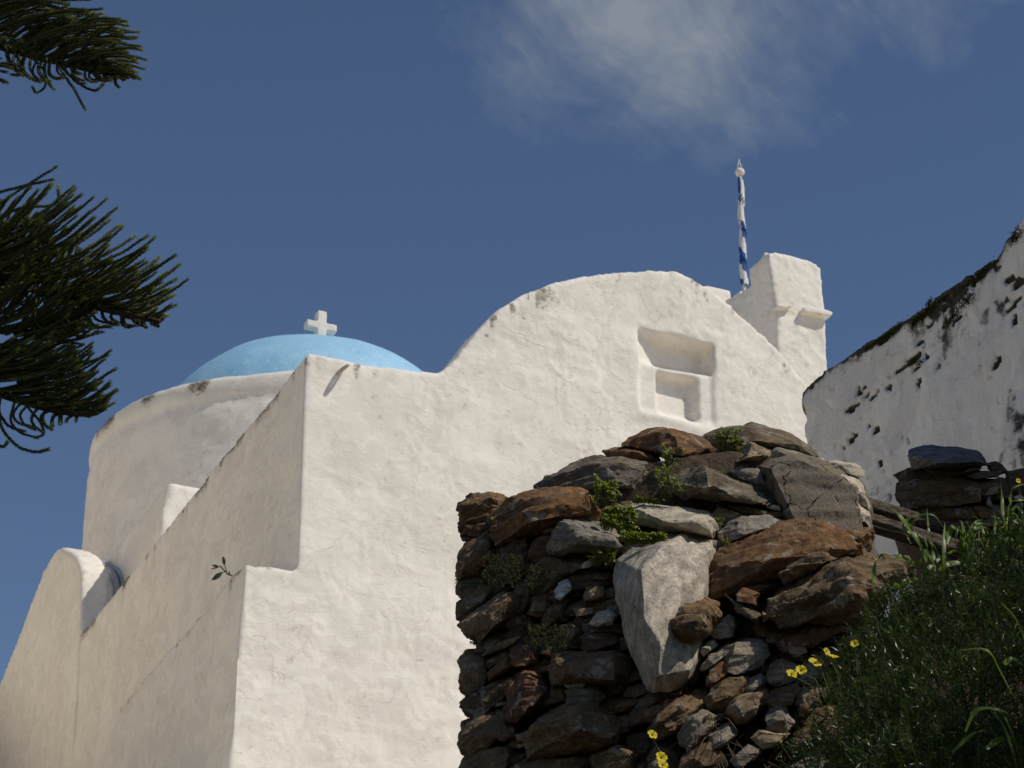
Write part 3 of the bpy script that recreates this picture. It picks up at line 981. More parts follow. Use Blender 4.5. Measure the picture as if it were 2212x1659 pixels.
# the damp corner at the right, over the rubble
dirt += 0.8 * sstep(1.0, 2.6, -hw - 0.15 + 0.9 * nB) * sstep(0.02, 0.35, nA + 0.4 * nC) * 0.8
rr = np.exp(-(((-hw - 2.55) / 0.40) ** 2 + ((V[:, 2] - 6.45) / 0.5) ** 2))
dirt += 0.9 * rr * sstep(-0.3, 0.3, nA)
pit = np.zeros(len(V))
spots = [(820, 640, 60, 20, -38), (640, 900, 110, 22, -32), (590, 985, 45, 40, 0), (450, 1010, 50, 22, -50), (470, 1040, 60, 16, -35), (555, 985, 60, 16, -50), (505, 1043, 24, 24, 0), (400, 1110, 34, 22, 10),
         (410, 1250, 60, 36, -40), (360, 1295, 40, 14, -40), (730, 890, 44, 20, -30), (740, 820, 90, 50, -25), (800, 815, 30, 26, 0), (530, 1220, 26, 50, 10), (545, 1400, 14, 50, 0), (570, 735, 34, 20, -30),
         (910, 610, 60, 12, -40), (965, 615, 46, 24, -30), (1110, 370, 80, 60, -40), (1010, 420, 70, 40, -45), (905, 545, 60, 34, -40), (690, 1265, 100, 8, 30), (1190, 855, 14, 60, 30), (1280, 620, 16, 70, -10),
         (750, 960, 40, 40, -50), (480, 1195, 22, 14, 0), (440, 1000, 12, 34, 0), (660, 1340, 14, 10, 0), (750, 750, 50, 16, -30), (860, 470, 60, 40, -40), (1240, 400, 40, 40, 0), (1300, 420, 40, 60, 0), (1270, 540, 80, 30, -40)]
flo = on_plane(1900, 900, H0, nL)
for (sx, sy_, lw, lh, an) in spots:
    (px, py), = reg('E', [(sx, sy_)])
    cq = on_plane(px, py, H0, nL)
    s_ = K / 2.2117 * 2.55e-3 * 0.5 * 1.25
    a_, b_ = lw * s_ * 1.15, lh * s_
    dw = (hw - float((cq - H0) @ W)) * -0.62 + 0; dz = V[:, 2] - cq[2]
    ca, sa = math.cos(math.radians(an + 20)), math.sin(math.radians(an + 20))
    e1 = dw * ca - dz * sa; e2 = dw * sa + dz * ca
    rr_ = np.sqrt((e1 / (a_ * 1.3)) ** 2 + (e2 / (b_ * 0.8)) ** 2) + 1.0 * nC + 0.5 * nA
    pit = np.maximum(pit, 1 - sstep(0.7, 0.95, rr_))
ps = sstep(0.40, 0.52, fbm(V * np.array([5, 5, 8.0]), 4, 97)) * sstep(0.0, 0.3, nB)
pit = np.maximum(pit, 0.6 * ps)
isface = hu < 0.06
depth = pit * 0.03 * isface + 0.03 * np.exp(-dtop / 0.12) * np.clip(nA + 0.4 * nC, 0, 1) + isface * (0.02 * nB + 0.012 * nA + 0.005 * nC)
V2 = V - nL * depth[:, None]
V2[:, 2] += np.exp(-dtop / 0.06) * (0.02 * nA + 0.015 * nC)
endm = np.exp(-np.abs(hw) / 0.05)
V2 = V2 + W * (endm * (0.05 * fbm(V * np.array([6, 6, 7.0]), 4, 98)))[:, None]
dirt = np.clip(np.maximum(dirt, pit * 1.0) , 0, 1)
link('wall', mesh_np('wall', V2 - HB, Fq, M_OLDWALL, True, {'dirt': dirt}), house)
v, f = join([box(np.array([H0[0], H0[1], HB[2]]) + 0.45 * U, 5 * U, -4.3 * W, (rt_[0][1] - HB[2] - 0.08) * Z)])
link('body', mesh_np('body', np.array(v) - HB, f, M_PLASTER, False), house)
# moss cushions along the eaves and in the pits
mv, mf = [], []


def tiny_leaf(c, d, s, ln_, wd, V, Fc):
    i = len(V)
    side_ = np.cross(d, s); side_ /= max(np.linalg.norm(side_), 1e-9)
    V += [c - side_ * wd * 0.4, c + side_ * wd * 0.4, c + d * ln_ * 0.6 + side_ * wd * 0.5, c + d * ln_ * 0.6 - side_ * wd * 0.5, c + d * ln_]
    Fc += [(i, i + 1, i + 2, i + 3), (i + 3, i + 2, i + 4)]


for (px, py, rx, ry, cnt) in [(1905, 722, 22, 10, 260), (1930, 704, 26, 12, 300), (1880, 738, 20, 7, 150), (2000, 664, 20, 12, 240), (2008, 645, 9, 12, 120), (1985, 676, 18, 14, 240), (2040, 632, 20, 8, 120), (2090, 604, 22, 10, 160),
                              (2125, 575, 26, 12, 180), (1973, 770, 12, 9, 160), (2085, 640, 22, 20, 220), (2060, 672, 14, 10, 120), (1975, 690, 8, 16, 100), (2195, 500, 14, 20, 150), (2045, 690, 12, 8, 80), (1990, 772, 8, 6, 40)]:
    for _ in range(cnt):
        x_ = px + RS.randn() * rx * 0.5; y_ = py + 11 - 0.75 * (RS.randn() * 0.3 * rx if False else (x_ - px)) + RS.randn() * ry * 0.4
        c = on_plane(x_, y_, H0 + nL * 0.01, nL)
        d = nL * 0.7 + RS.randn(3) * 0.6; d /= np.linalg.norm(d)
        tiny_leaf(c, d, RS.randn(3), 0.008 + 0.006 * RS.rand(), 0.007, mv, mf)
ms = link('moss', mesh_np('moss', np.array(mv) - HB, mf, M_MOSS, False), house)
tag(ms, kind='stuff')
#STONES

# ------------------------------------------------------------------ ruined dry-stone wall in front
def ruin_y(x, y):
    return 7.5 + 0.0007 * (1659 - y) + 0.0010 * max(0.0, 1420 - x) + 0.00015 * max(0.0, x - 1420)


RB = at_y(1450, 1700, 7.6); RB = np.array([RB[0], RB[1], float(ground_z(RB[0], RB[1])) - 0.1])
ruin = thing('ruined_wall', 'tumbled dry-stone wall of brown and grey schist in the foreground', 'stone wall', RB)
BROWN = (0.165, 0.112, 0.062); DARK = (0.108, 0.078, 0.047); GREY = (0.245, 0.212, 0.165); DGREY = (0.150, 0.127, 0.092)
RUST = (0.17, 0.098, 0.052); RED = (0.125, 0.064, 0.045); PALE = (0.46, 0.395, 0.30); TAN = (0.27, 0.20, 0.125); WHITE = (0.55, 0.53, 0.48)
BOULDER = (0.42, 0.365, 0.285)
_sid = [0]
OUTL = []


def stone_geo(out, ridge, thick, seed, amp, vox, strata, depth_fn, protr, chips=9, clo=0.80):
    """out: outline in sight-line coordinates; ridge: (x, y, towards-the-viewer) points"""
    rs = np.random.RandomState(seed)
    cx = sum(p[0] for p in out) / len(out); cy = sum(p[1] for p in out) / len(out)
    w = max(p[0] for p in out) - min(p[0] for p in out); h = max(p[1] for p in out) - min(p[1] for p in out)
    Yc = depth_fn(cx, cy)
    m = min(w, h) * 0.00157
    pts = []
    for x, y in out:
        back = 0.55 * max(0.0, (cy - y) / h * 2) + 0.30 * max(0.0, (x - cx) / w * 2)
        pts.append(at_y(x, y, Yc + (depth_fn(x, y) - Yc) * 0.8 + (rs.uniform(-0.10, 0.10) + back) * m))
    if ridge is None:
        d = protr if protr is not None else 0.30 * m
        n = len(out)
        k0 = rs.randint(n)
        for i in range(n):
            if (i + k0) % 3 == 2 and n > 5: continue
            x, y = out[i]
            q = rs.uniform(0.55, 0.88)
            xx, yy = cx + (x - cx) * q, cy + (y - cy) * q
            pts.append(at_y(xx, yy, Yc + (depth_fn(xx, yy) - Yc) * 0.8 - d * rs.uniform(0.55, 1.25)))
    else:
        for x, y, d in ridge:
            pts.append(at_y(x, y, Yc + (depth_fn(x, y) - Yc) * 0.8 - d * 1.25))
    for x, y in out:
        xx, yy = cx + (x - cx) * 0.86, cy + (y - cy) * 0.86
        pts.append(at_y(xx, yy, Yc + (depth_fn(x, y) - Yc) * 0.8 + max(thick, 0.6 * m)))
    c = np.mean(pts, axis=0)
    bm = bmesh.new()
    for p in pts:
        bm.verts.new(tuple((p - c) * 1.03))

    def hull():
        r = bmesh.ops.convex_hull(bm, input=bm.verts)
        bmesh.ops.delete(bm, geom=list({e for e in r['geom_interior'] + r['geom_unused'] if isinstance(e, bmesh.types.BMVert)}), context='VERTS')
    hull()
    # knock off corners so every stone is a faceted block
    for _ in range(chips):
        n = rs.randn(3); n[1] -= 0.8; n /= np.linalg.norm(n)
        sup = max(v_.co.dot(Vector(n)) for v_ in bm.verts)
        bmesh.ops.bisect_plane(bm, geom=bm.verts[:] + bm.edges[:] + bm.faces[:], plane_co=tuple(n * sup * rs.uniform(clo, 0.97)), plane_no=tuple(n), clear_outer=True)
        es = [e for e in bm.edges if e.is_boundary]
        if es: bmesh.ops.holes_fill(bm, edges=es)
    bmesh.ops.remove_doubles(bm, verts=bm.verts, dist=vox * 0.6)
    bmesh.ops.triangulate(bm, faces=bm.faces)
    for _ in range(7):
        es = [e for e in bm.edges if e.calc_length() > vox * 1.7]
        if not es: break
        bmesh.ops.subdivide_edges(bm, edges=es, cuts=1)
        bmesh.ops.triangulate(bm, faces=[f_ for f_ in bm.faces if len(f_.verts) > 3])
    bmesh.ops.recalc_face_normals(bm, faces=bm.faces)
    bm.verts.index_update()
    V = np.array([v_.co[:] for v_ in bm.verts], float)
    Fq = np.array([[v_.index for v_ in f_.verts] for f_ in bm.faces], np.int32)
    bm.free()
    # bedding frame: local x along the bed, z across it
    R = Matrix.Rotation(math.radians(-strata), 3, 'Y') @ Matrix.Rotation(math.radians(rs.uniform(-18, 18)), 3, 'X')
    Rn = np.array(R)
    Vl = V @ Rn                                 # into the local (bedding) frame
    nl = vnormals(Vl, Fq)
    off = rs.rand(3) * 50
    s_ = 1.0 / max(0.10, min(0.5, m * 1.6))
    lay = fbm(np.stack([Vl[:, 0] * 5, Vl[:, 1] * 5, Vl[:, 2] * 34], 1) + off, 3, seed)
    lay2 = np.abs(fbm(np.stack([Vl[:, 0] * 9, Vl[:, 1] * 9, Vl[:, 2] * 70], 1) + off, 2, seed + 5))
    lump = fbm(Vl * s_ * 2.2 + off, 4, seed + 9)
    fine = fbm(Vl * 55 + off, 3, seed + 13)
    sidew = 1 - np.abs(nl[:, 2]) ** 2 * 0.6
    ter = np.floor(lay * 5.0) / 5.0 * 0.6 + lay * 0.4
    d = amp * (0.016 * lump + sidew * (0.024 * ter - 0.008 * lay2) + 0.005 * fine) * min(1.3, max(0.30, m / 0.18))
    Vl = Vl + nl * d[:, None]
    return Vl, Fq, c, R


def stone(r, out, color, ridge=None, off=0.0, thick=None, rust=0.25, amp=1.0, strata=0.0, protr=None, vox=None, parent=None, base=None, name='stone', label=None, mtl=None, depth=None):
    _sid[0] += 1
    sd = 1000 + _sid[0] * 7
    rs = np.random.RandomState(sd)
    out = reg(r, out)
    rd = reg(r, ridge) if ridge else None
    cx_ = sum(p[0] for p in out) / len(out); cy_ = sum(p[1] for p in out) / len(out)
    gr = 1.04 if ridge else 1.14
    out = [(cx_ + (p[0] - cx_) * gr, cy_ + (p[1] - cy_) * gr) for p in out]
    w = max(p[0] for p in out) - min(p[0] for p in out); h = max(p[1] for p in out) - min(p[1] for p in out)
    size = max(w, h) * 0.00157
    if thick is None: thick = max(0.10, min(0.40, 0.9 * min(w, h) * 0.00157 + 0.06))
    if vox is None: vox = min(0.0115, max(0.0055, size / 38))
    dfn = (lambda x, y: ruin_y(x, y) + off) if depth is None else (lambda x, y: depth(x, y) + off)
    V, Fq, c, R = stone_geo(out, rd, thick, sd, amp, vox, strata, dfn, protr, 4 if ridge else 9, 0.94 if ridge else 0.86)
    OUTL.append(out)
    par = parent or ruin
    bs = RB if base is None else base
    me = mesh_np(name, V, Fq, mtl or M_ROCK)
    me.set_sharp_from_angle(angle=math.radians(38))
    o = link(name, me, par, tuple(c - bs), R.to_euler())
    k = rs.uniform(0.88, 1.12)
    o.color = (color[0] * k * rs.uniform(0.96, 1.04), color[1] * k, color[2] * k * rs.uniform(0.94, 1.06), rust)
    if label: o['label'] = label
    return o


S = stone
# -- upper left quoin and the first courses
S('A', [(155, 735), (225, 675), (400, 680), (510, 705), (480, 770), (440, 830), (380, 900), (330, 945), (170, 975), (148, 890)], BROWN, rust=0.7, amp=1.9, off=0.05, strata=8)
S('A', [(385, 900), (395, 820), (520, 700), (650, 650), (800, 615), (1050, 595), (1140, 615), (1195, 690), (1220, 790), (1180, 860), (1100, 870), (920, 870), (720, 920), (560, 1010), (440, 1030), (400, 960)], RUST,
  ridge=[(655, 690, .10), (690, 860, .13), (1090, 640, .05), (1130, 780, .09), (470, 960, .03), (820, 660, .11)], rust=1.0, off=-0.02, strata=6, label='large rust-orange stone with a pale top edge')
S('A', [(730, 625), (745, 560), (820, 510), (1000, 455), (1180, 362), (1300, 365), (1500, 395), (1690, 410), (1695, 530), (1640, 600), (1560, 660), (1400, 640), (1350, 600), (1100, 590), (950, 600)], DGREY,
  ridge=[(1180, 420, .07), (1420, 590, .10), (1600, 450, .06), (1000, 520, .04)], rust=0.1, off=0.14, amp=1.3, label='long dark grey slab sloping down to the left')
S('A', [(1250, 320), (1330, 290), (1540, 285), (1650, 340), (1675, 392), (1640, 440), (1500, 440), (1300, 400)], RUST, ridge=[(1470, 320, .06), (1600, 370, .05), (1350, 350, .03)], rust=1.0, off=0.25)
S('A', [(1405, 275), (1470, 215), (1600, 150), (1640, 143), (1780, 165), (1900, 185), (2040, 240), (2110, 290), (2085, 350), (2060, 400), (1960, 400), (1850, 390), (1700, 360), (1660, 330), (1540, 300)], RUST,
  ridge=[(1790, 190, .08), (1850, 350, .12), (2030, 300, .06), (1620, 180, .03)], rust=1.0, off=0.24, label='rust-orange stone on the crest of the wall')
S('A', [(905, 900), (945, 848), (1050, 860), (1180, 870), (1260, 925), (1390, 960), (1385, 1060), (1330, 1090), (1180, 1080), (950, 1100), (830, 1110)], GREY,
  ridge=[(960, 880, .08), (1110, 1020, .12), (1320, 980, .08), (1330, 1050, .08)], rust=0.1, amp=1.8, off=-0.08, strata=-14)
S('A', [(700, 1010), (780, 960), (905, 900), (950, 1000), (930, 1100), (830, 1120), (690, 1200), (672, 1080)], RED, off=-0.02, rust=0.4)
S('A', [(760, 935), (790, 900), (880, 895), (900, 910), (860, 945), (790, 960)], TAN, off=-0.05, rust=0.5)
S('A', [(1375, 800), (1480, 745), (1600, 738), (1760, 765), (1900, 790), (2030, 795), (2095, 840), (2120, 920), (2080, 1005), (1980, 985), (1850, 950), (1690, 930), (1550, 905), (1430, 850)], PALE,
  ridge=[(1500, 780, .05), (1700, 850, .10), (2020, 860, .10), (2060, 950, .07)], rust=0.08, off=-0.02, amp=0.9, mtl=M_GRAN, label='pale granular stone lying lengthwise above the big boulder')
S('C', [(100, 560), (220, 475), (370, 420), (440, 440), (600, 520), (760, 610), (870, 680), (915, 720), (870, 750), (700, 730), (560, 710), (400, 700), (250, 690), (150, 630)], DGREY,
  ridge=[(385, 450, .07), (420, 600, .16), (640, 680, .14), (620, 600, .08), (860, 725, .06)], rust=0.2, amp=1.4, off=0.06, label='dark grey stone shaped like a low pyramid')
S('A', [(1370, 1180), (1480, 1090), (1600, 1040), (1700, 990), (1850, 965), (1960, 985), (2060, 1020), (2130, 1085), (2080, 1300), (2030, 1640), (1980, 1900), (1880, 2090), (1640, 2140), (1550, 2080), (1480, 1880), (1410, 1640), (1340, 1330)], BOULDER,
  ridge=[(1545, 1250, .20), (1565, 1560, .235), (1640, 1790, .20), (1660, 2040, .12), (1900, 1990, .06), (1700, 1060, .10), (2060, 1100, .055)], rust=0.04, amp=0.45, off=-0.13, thick=0.3, strata=70, vox=0.010, mtl=M_GRAN, label='largest boulder, pale grey with a sharp upright edge')
# -- left face below the quoin
S('A', [(125, 1130), (170, 1040), (330, 945), (390, 990), (450, 1050), (400, 1150), (330, 1260), (200, 1330), (130, 1300), (118, 1220)], BROWN, rust=0.3, off=0.03, strata=40)
S('A', [(450, 1050), (560, 1005), (690, 940), (690, 1060), (670, 1200), (560, 1330), (400, 1400), (330, 1270), (400, 1150)], DARK, rust=0.3, off=0.02, strata=45)
S('A', [(680, 1210), (830, 1115), (1000, 1100), (1010, 1200), (880, 1330), (760, 1410), (680, 1400)], BROWN, rust=0.3, off=0.0)
S('A', [(130, 1330), (200, 1330), (330, 1265), (400, 1400), (300, 1440), (180, 1470), (125, 1420)], DARK, rust=0.3, off=0.03)
S('B', [(115, 345), (120, 230), (180, 180), (400, 100), (430, 150), (300, 250), (150, 360)], BROWN, off=0.0, strata=35)
S('B', [(150, 360), (300, 240), (430, 150), (560, 130), (600, 230), (560, 330), (450, 410), (360, 480), (285, 540), (200, 480), (115, 400)], TAN, off=-0.04, rust=0.5, strata=35, ridge=[(300, 300, .06), (520, 200, .07), (420, 380, .08), (250, 460, .05)])
S('B', [(140, 670), (200, 620), (310, 590), (345, 660), (355, 800), (300, 870), (200, 945), (168, 900), (160, 800)], BROWN, off=0.0, rust=0.4, amp=1.3)
S('B', [(200, 940), (380, 830), (560, 740), (605, 770), (560, 900), (480, 960), (400, 1020), (270, 1118), (180, 1080), (148, 985)], DARK, off=0.0, rust=0.3, strata=32)
S('B', [(525, 690), (540, 580), (620, 545), (725, 590), (720, 680), (640, 720), (560, 725)], RED, off=-0.05, rust=0.7)
S('B', [(355, 770), (470, 660), (505, 650), (560, 705), (480, 755), (370, 818)], RED, off=-0.05, rust=0.8, strata=35)
S('B', [(485, 1050), (520, 900), (600, 770), (740, 760), (855, 900), (850, 960), (780, 1010), (660, 1080), (570, 1150), (515, 1130)], RED, off=-0.07, rust=0.5, ridge=[(640, 800, .05), (800, 900, .07), (580, 1030, .06), (640, 1060, .07)], label='dark red stone in the shaded face')
S('B', [(845, 690), (880, 620), (1050, 600), (1350, 570), (1440, 640), (1430, 800), (1330, 880), (1150, 860), (1000, 830), (850, 860)], BROWN, off=-0.07, rust=0.5, strata=-6, ridge=[(900, 700, .07), (1300, 640, .06), (1330, 820, .10), (1000, 800, .09)], label='broad brown stone with streaked bedding')
S('B', [(655, 1230), (720, 1130), (900, 1020), (1080, 985), (1250, 1010), (1370, 1180), (1330, 1330), (1150, 1380), (900, 1370), (760, 1400), (670, 1430)], BROWN, off=-0.10, rust=0.35, ridge=[(760, 1180, .07), (1060, 1050, .10), (1080, 1200, .16), (1290, 1290, .08), (720, 1370, .05)])
S('B', [(150, 1250), (170, 1160), (300, 1110), (420, 1070), (445, 1130), (540, 1190), (430, 1285), (300, 1340), (200, 1390), (158, 1330)], BROWN, off=-0.01, rust=0.3, strata=25)
S('B', [(120, 1540), (200, 1400), (440, 1310), (570, 1300), (580, 1400), (500, 1500), (300, 1570), (150, 1590)], BROWN, off=0.0, rust=0.35, strata=25)
S('B', [(420, 1220), (550, 1180), (560, 1270), (440, 1288)], RED, off=-0.05)
S('B', [(560, 1250), (640, 1228), (655, 1270), (590, 1300)], TAN, off=-0.08)
S('B', [(570, 1330), (640, 1300), (650, 1335), (590, 1352)], TAN, off=-0.07)
S('B', [(420, 1000), (480, 990), (485, 1020), (410, 1030)], TAN, off=-0.05)
S('B', [(410, 1060), (480, 1050), (510, 1150), (470, 1180), (420, 1110)], DGREY, off=-0.03)
S('B', [(935, 850), (1010, 820), (1110, 830), (1095, 875), (970, 882)], GREY, off=-0.10, rust=0)
S('B', [(960, 905), (1000, 865), (1200, 880), (1240, 950), (1200, 1005), (980, 1005)], DGREY, off=-0.09, rust=0)
S('B', [(872, 130), (890, 80), (960, 55), (992, 80), (980, 140), (910, 200), (880, 190)], WHITE, off=-0.10, rust=0, label='small white quartz stone')
S('B', [(1100, 170), (1120, 110), (1240, 108), (1255, 170), (1180, 200), (1105, 210)], TAN, off=-0.06)
S('B', [(980, 60), (1100, 45), (1250, 30), (1310, 60), (1240, 105), (1120, 108), (990, 140)], DARK, off=-0.02, amp=2.0)
S('B', [(1145, 382), (1200, 310), (1280, 285), (1332, 330), (1300, 392), (1200, 408)], PALE, off=-0.09, rust=0.3, label='small pale wedge-shaped stone')
S('B', [(1020, 270), (1150, 268), (1162, 310), (1040, 332)], TAN, off=-0.06, rust=0.4)
S('B', [(768, 395), (800, 300), (880, 220), (955, 220), (900, 335), (790, 405)], BROWN, off=-0.04)
S('B', [(900, 560), (910, 420), (1000, 390), (1085, 430), (1095, 560), (950, 582)], DARK, off=-0.04)
S('B', [(1078, 500), (1110, 450), (1330, 458), (1345, 540), (1180, 600), (1090, 595)], DARK, off=-0.06)
S('B', [(1080, 400), (1150, 385), (1330, 400), (1350, 455), (1110, 450)], DARK, off=-0.03)
S('B', [(662, 310), (700, 200), (800, 160), (835, 250), (760, 335)], BROWN, off=-0.04, rust=0.4)
S('B', [(330, 622), (450, 540), (610, 478), (560, 535), (480, 582)], TAN, off=-0.03, strata=30, rust=0.2)
S('B', [(460, 480), (600, 400), (680, 330), (760, 400), (640, 480), (540, 520)], DARK, off=0.0)
S('B', [(780, 560), (900, 540), (960, 600), (860, 640), (760, 620)], DARK, off=-0.02)
S('B', [(560, 80), (680, 20), (700, 150), (640, 280), (570, 300)], BROWN, off=0.02)
S('B', [(850, 870), (940, 880), (960, 985), (860, 1000), (780, 1015)], BROWN, off=-0.04)
S('B', [(600, 1480), (760, 1400), (1000, 1380), (1150, 1400), (1100, 1520), (800, 1580), (600, 1580)], DARK, off=-0.08, rust=0.3)
S('B', [(1150, 1400), (1350, 1340), (1480, 1420), (1420, 1560), (1180, 1580)], BROWN, off=-0.05)
# -- right of the boulder
S('B', [(1705, 372), (1830, 240), (2000, 190), (2130, 225), (2130, 340), (2060, 440), (1960, 520), (1850, 500), (1740, 430)], BROWN, thick=0.3, off=-0.27, rust=0.5, ridge=[(1850, 270, .05), (2050, 260, .06), (1900, 420, .10), (1800, 360, .06)], label='brown stone jutting out beside the big boulder')
S('C', [(350, 1440), (370, 1300), (440, 1130), (560, 1040), (800, 950), (1000, 870), (1300, 862), (1480, 895), (1630, 925), (1655, 1000), (1640, 1120), (1500, 1200), (1100, 1260), (800, 1330), (560, 1400), (420, 1470)], RUST,
  ridge=[(900, 960, .08), (1290, 900, .07), (1600, 960, .04), (1590, 1090, .10), (900, 1150, .15), (520, 1200, .10), (1300, 1060, .13)], rust=0.8, off=-0.10, amp=1.0, strata=14, thick=0.35, label='broad rust-brown slab with lichen, arching over smaller stones')
S('C', [(955, 1280), (1000, 1190), (1120, 1110), (1290, 1065), (1390, 1110), (1415, 1140), (1310, 1200), (1150, 1290), (1000, 1345)], BROWN, off=-0.24, rust=0.15, amp=1.5, ridge=[(1290, 1085, .05), (1310, 1180, .07), (1080, 1210, .07)])
S('C', [(820, 1600), (950, 1420), (1150, 1290), (1320, 1180), (1440, 1125), (1560, 1120), (1720, 1150), (1900, 1180), (1965, 1290), (1700, 1420), (1640, 1480), (1600, 1590), (1300, 1650), (1000, 1690)], BROWN,
  ridge=[(1440, 1150, .10), (1540, 1330, .20), (1540, 1500, .19), (1150, 1420, .12), (1880, 1230, .05), (1320, 1240, .08)], rust=0.15, amp=1.5, off=-0.26, strata=10, thick=0.4, label='largest brown stone beside the feathery shrub')
S('C', [(626, 1430), (680, 1378), (795, 1420), (775, 1502), (640, 1472)], RED, off=-0.26, rust=0.6, label='small red-brown block under the arching slab')
S('C', [(480, 1340), (700, 1280), (960, 1250), (965, 1370), (760, 1420), (600, 1410)], DARK, off=-0.12, strata=12)
S('C', [(555, 1440), (700, 1530), (810, 1580), (780, 1645), (640, 1565)], DGREY, off=-0.22, strata=-38)
S('C', [(490, 950), (560, 870), (680, 820), (830, 815), (960, 855), (985, 890), (900, 960), (700, 1030), (540, 1045), (488, 1010)], GREY, off=-0.02, rust=0.1, amp=1.3, ridge=[(640, 860, .06), (830, 850, .04), (640, 990, .08), (860, 920, .06)])
S('C', [(452, 805), (490, 745), (560, 780), (685, 820), (560, 852), (480, 864)], TAN, off=0.03, amp=1.2)
S('C', [(540, 740), (690, 728), (845, 790), (830, 815), (680, 805)], DARK, off=0.04, strata=-18)
S('C', [(860, 752), (900, 735), (972, 745), (962, 782)], PALE, off=0.04, rust=0)
S('C', [(840, 790), (980, 790), (1000, 850), (860, 830)], DARK, off=0.05)
S('C', [(370, 215), (480, 165), (640, 150), (740, 118), (850, 140), (1000, 170), (1130, 250), (1210, 310), (1245, 372), (1190, 372), (1100, 330), (980, 300), (860, 290), (700, 300), (450, 300)], DGREY,
  ridge=[(760, 150, .06), (800, 240, .10), (1100, 290, .08), (1000, 200, .05)], rust=0.4, off=0.26, amp=1.2, strata=-20, label='dark capstone at the highest point of the wall')
S('C', [(608, 415), (640, 330), (700, 235), (760, 225), (890, 310), (915, 365), (830, 405), (700, 425)], TAN, off=0.14, amp=2.0, rust=0.15, strata=-8, ridge=[(740, 260, .05), (850, 350, .07), (700, 370, .09)])
S('C', [(572, 480), (640, 430), (760, 428), (850, 470), (840, 590), (760, 560), (650, 520)], GREY, off=0.10, rust=0.1, amp=1.3)
S('C', [(230, 415), (350, 385), (405, 402), (370, 445), (240, 445)], TAN, off=0.22)
S('C', [(430, 402), (480, 383), (502, 410), (450, 428)], TAN, off=0.20)
S('C', [(428, 435), (540, 408), (555, 440), (500, 472)], GREY, off=0.16)
S('C', [(538, 375), (590, 340), (622, 362), (610, 405), (558, 412)], GREY, off=0.18)
S('C', [(440, 310), (560, 300), (600, 350), (520, 390), (440, 390)], DARK, off=0.24)
S('C', [(1335, 420), (1400, 398), (1530, 420), (1600, 480), (1582, 530), (1450, 490), (1360, 462)], PALE, off=0.10, rust=0.05, amp=1.3, label='pale rounded stone at the right end of the crest')
S('C', [(1255, 378), (1290, 380), (1355, 432), (1362, 475), (1290, 435)], PALE, off=0.16, rust=0.1)
S('C', [(905, 320), (960, 300), (1080, 330), (1180, 375), (1200, 420), (1080, 420), (930, 380)], GREY, off=0.12, amp=1.3)
# broken mortar facing
mo = [(832, 450), (880, 390), (960, 345), (1060, 340), (1130, 390), (1200, 385), (1270, 392), (1330, 450), (1450, 470), (1570, 560), (1622, 640), (1650, 900), (1675, 1180), (1400, 1200), (1100, 1000), (1020, 860), (970, 720), (945, 600), (855, 540)]
S('C', mo, TAN, name='mortar_facing', mtl=M_MORTAR, off=0.05, thick=0.3, amp=0.4, ridge=[(900, 460, .05), (1100, 400, .06), (1300, 460, .07), (1540, 600, .07), (1590, 900, .07), (1600, 1150, .07), (1080, 840, .06), (1000, 640, .05)], label='grey-brown patch of cracked old mortar')
S('C', [(1440, 520), (1560, 545), (1628, 640), (1640, 760), (1560, 700), (1480, 620)], PALE, off=0.005, rust=0.1, amp=1.2)
S('C', [(1500, 700), (1570, 710), (1642, 780), (1650, 900), (1590, 860), (1520, 780)], PALE, off=-0.01, rust=0.15, amp=1.2)
# lower right courses
S('D', [(318, 700), (400, 600), (640, 490), (685, 560), (680, 640), (560, 705), (380, 752)], RED, off=-0.20, rust=0.2, strata=20)
S('D', [(680, 560), (830, 520), (855, 580), (700, 640)], BROWN, off=-0.18)
S('D', [(398, 762), (440, 710), (520, 720), (532, 770), (450, 806)], TAN, off=-0.22, rust=0.3)
S('D', [(0, 690), (80, 670), (180, 690), (245, 780), (180, 870), (0, 915), (-110, 900), (-90, 740)], GREY, off=-0.18, rust=0.2, strata=12)
S('D', [(238, 1000), (250, 880), (340, 830), (460, 880), (432, 980), (300, 1026)], TAN, off=-0.20, rust=0.8)
S('D', [(68, 1062), (90, 980), (180, 930), (232, 990), (200, 1032), (90, 1084)], GREY, off=-0.18, rust=0.2)
S('D', [(-60, 1230), (0, 1130), (120, 1060), (240, 1040), (225, 1170), (80, 1300), (0, 1300)], TAN, off=-0.18, rust=0.7, strata=28)
S('D', [(228, 1140), (290, 1050), (430, 1000), (475, 1060), (420, 1165), (300, 1195)], BROWN, off=-0.17)
S('D', [(218, 1290), (250, 1210), (350, 1190), (435, 1310), (380, 1402), (240, 1372)], GREY, off=-0.20, rust=0.1)
S('D', [(112, 1430), (180, 1370), (390, 1400), (330, 1462), (200, 1502)], TAN, off=-0.20)
S('D', [(440, 1170), (480, 1050), (600, 1000), (625, 1150), (520, 1235)], BROWN, off=-0.14)
S('D', [(-40, 1600), (80, 1480), (205, 1500), (180, 1562), (20, 1655)], GREY, off=-0.18, rust=0.1)
S('D', [(400, 1659), (520, 1590), (660, 1570), (725, 1640), (700, 1700), (420, 1720)], GREY, off=-0.2)
S('D', [(640, 1350), (700, 1270), (765, 1320), (700, 1435)], BROWN, off=-0.2)
S('D', [(450, 1000), (480, 900), (560, 850), (645, 920), (560, 1005)], GREY, off=-0.15)
S('D', [(240, 640), (390, 600), (400, 650), (300, 700), (220, 680)], TAN, off=-0.15, rust=0.4)
S('D', [(120, 560), (300, 520), (400, 580), (330, 650), (180, 640)], BROWN, off=-0.13)
S('D', [(440, 1400), (600, 1330), (680, 1440), (560, 1540), (420, 1500)], DARK, off=-0.14)
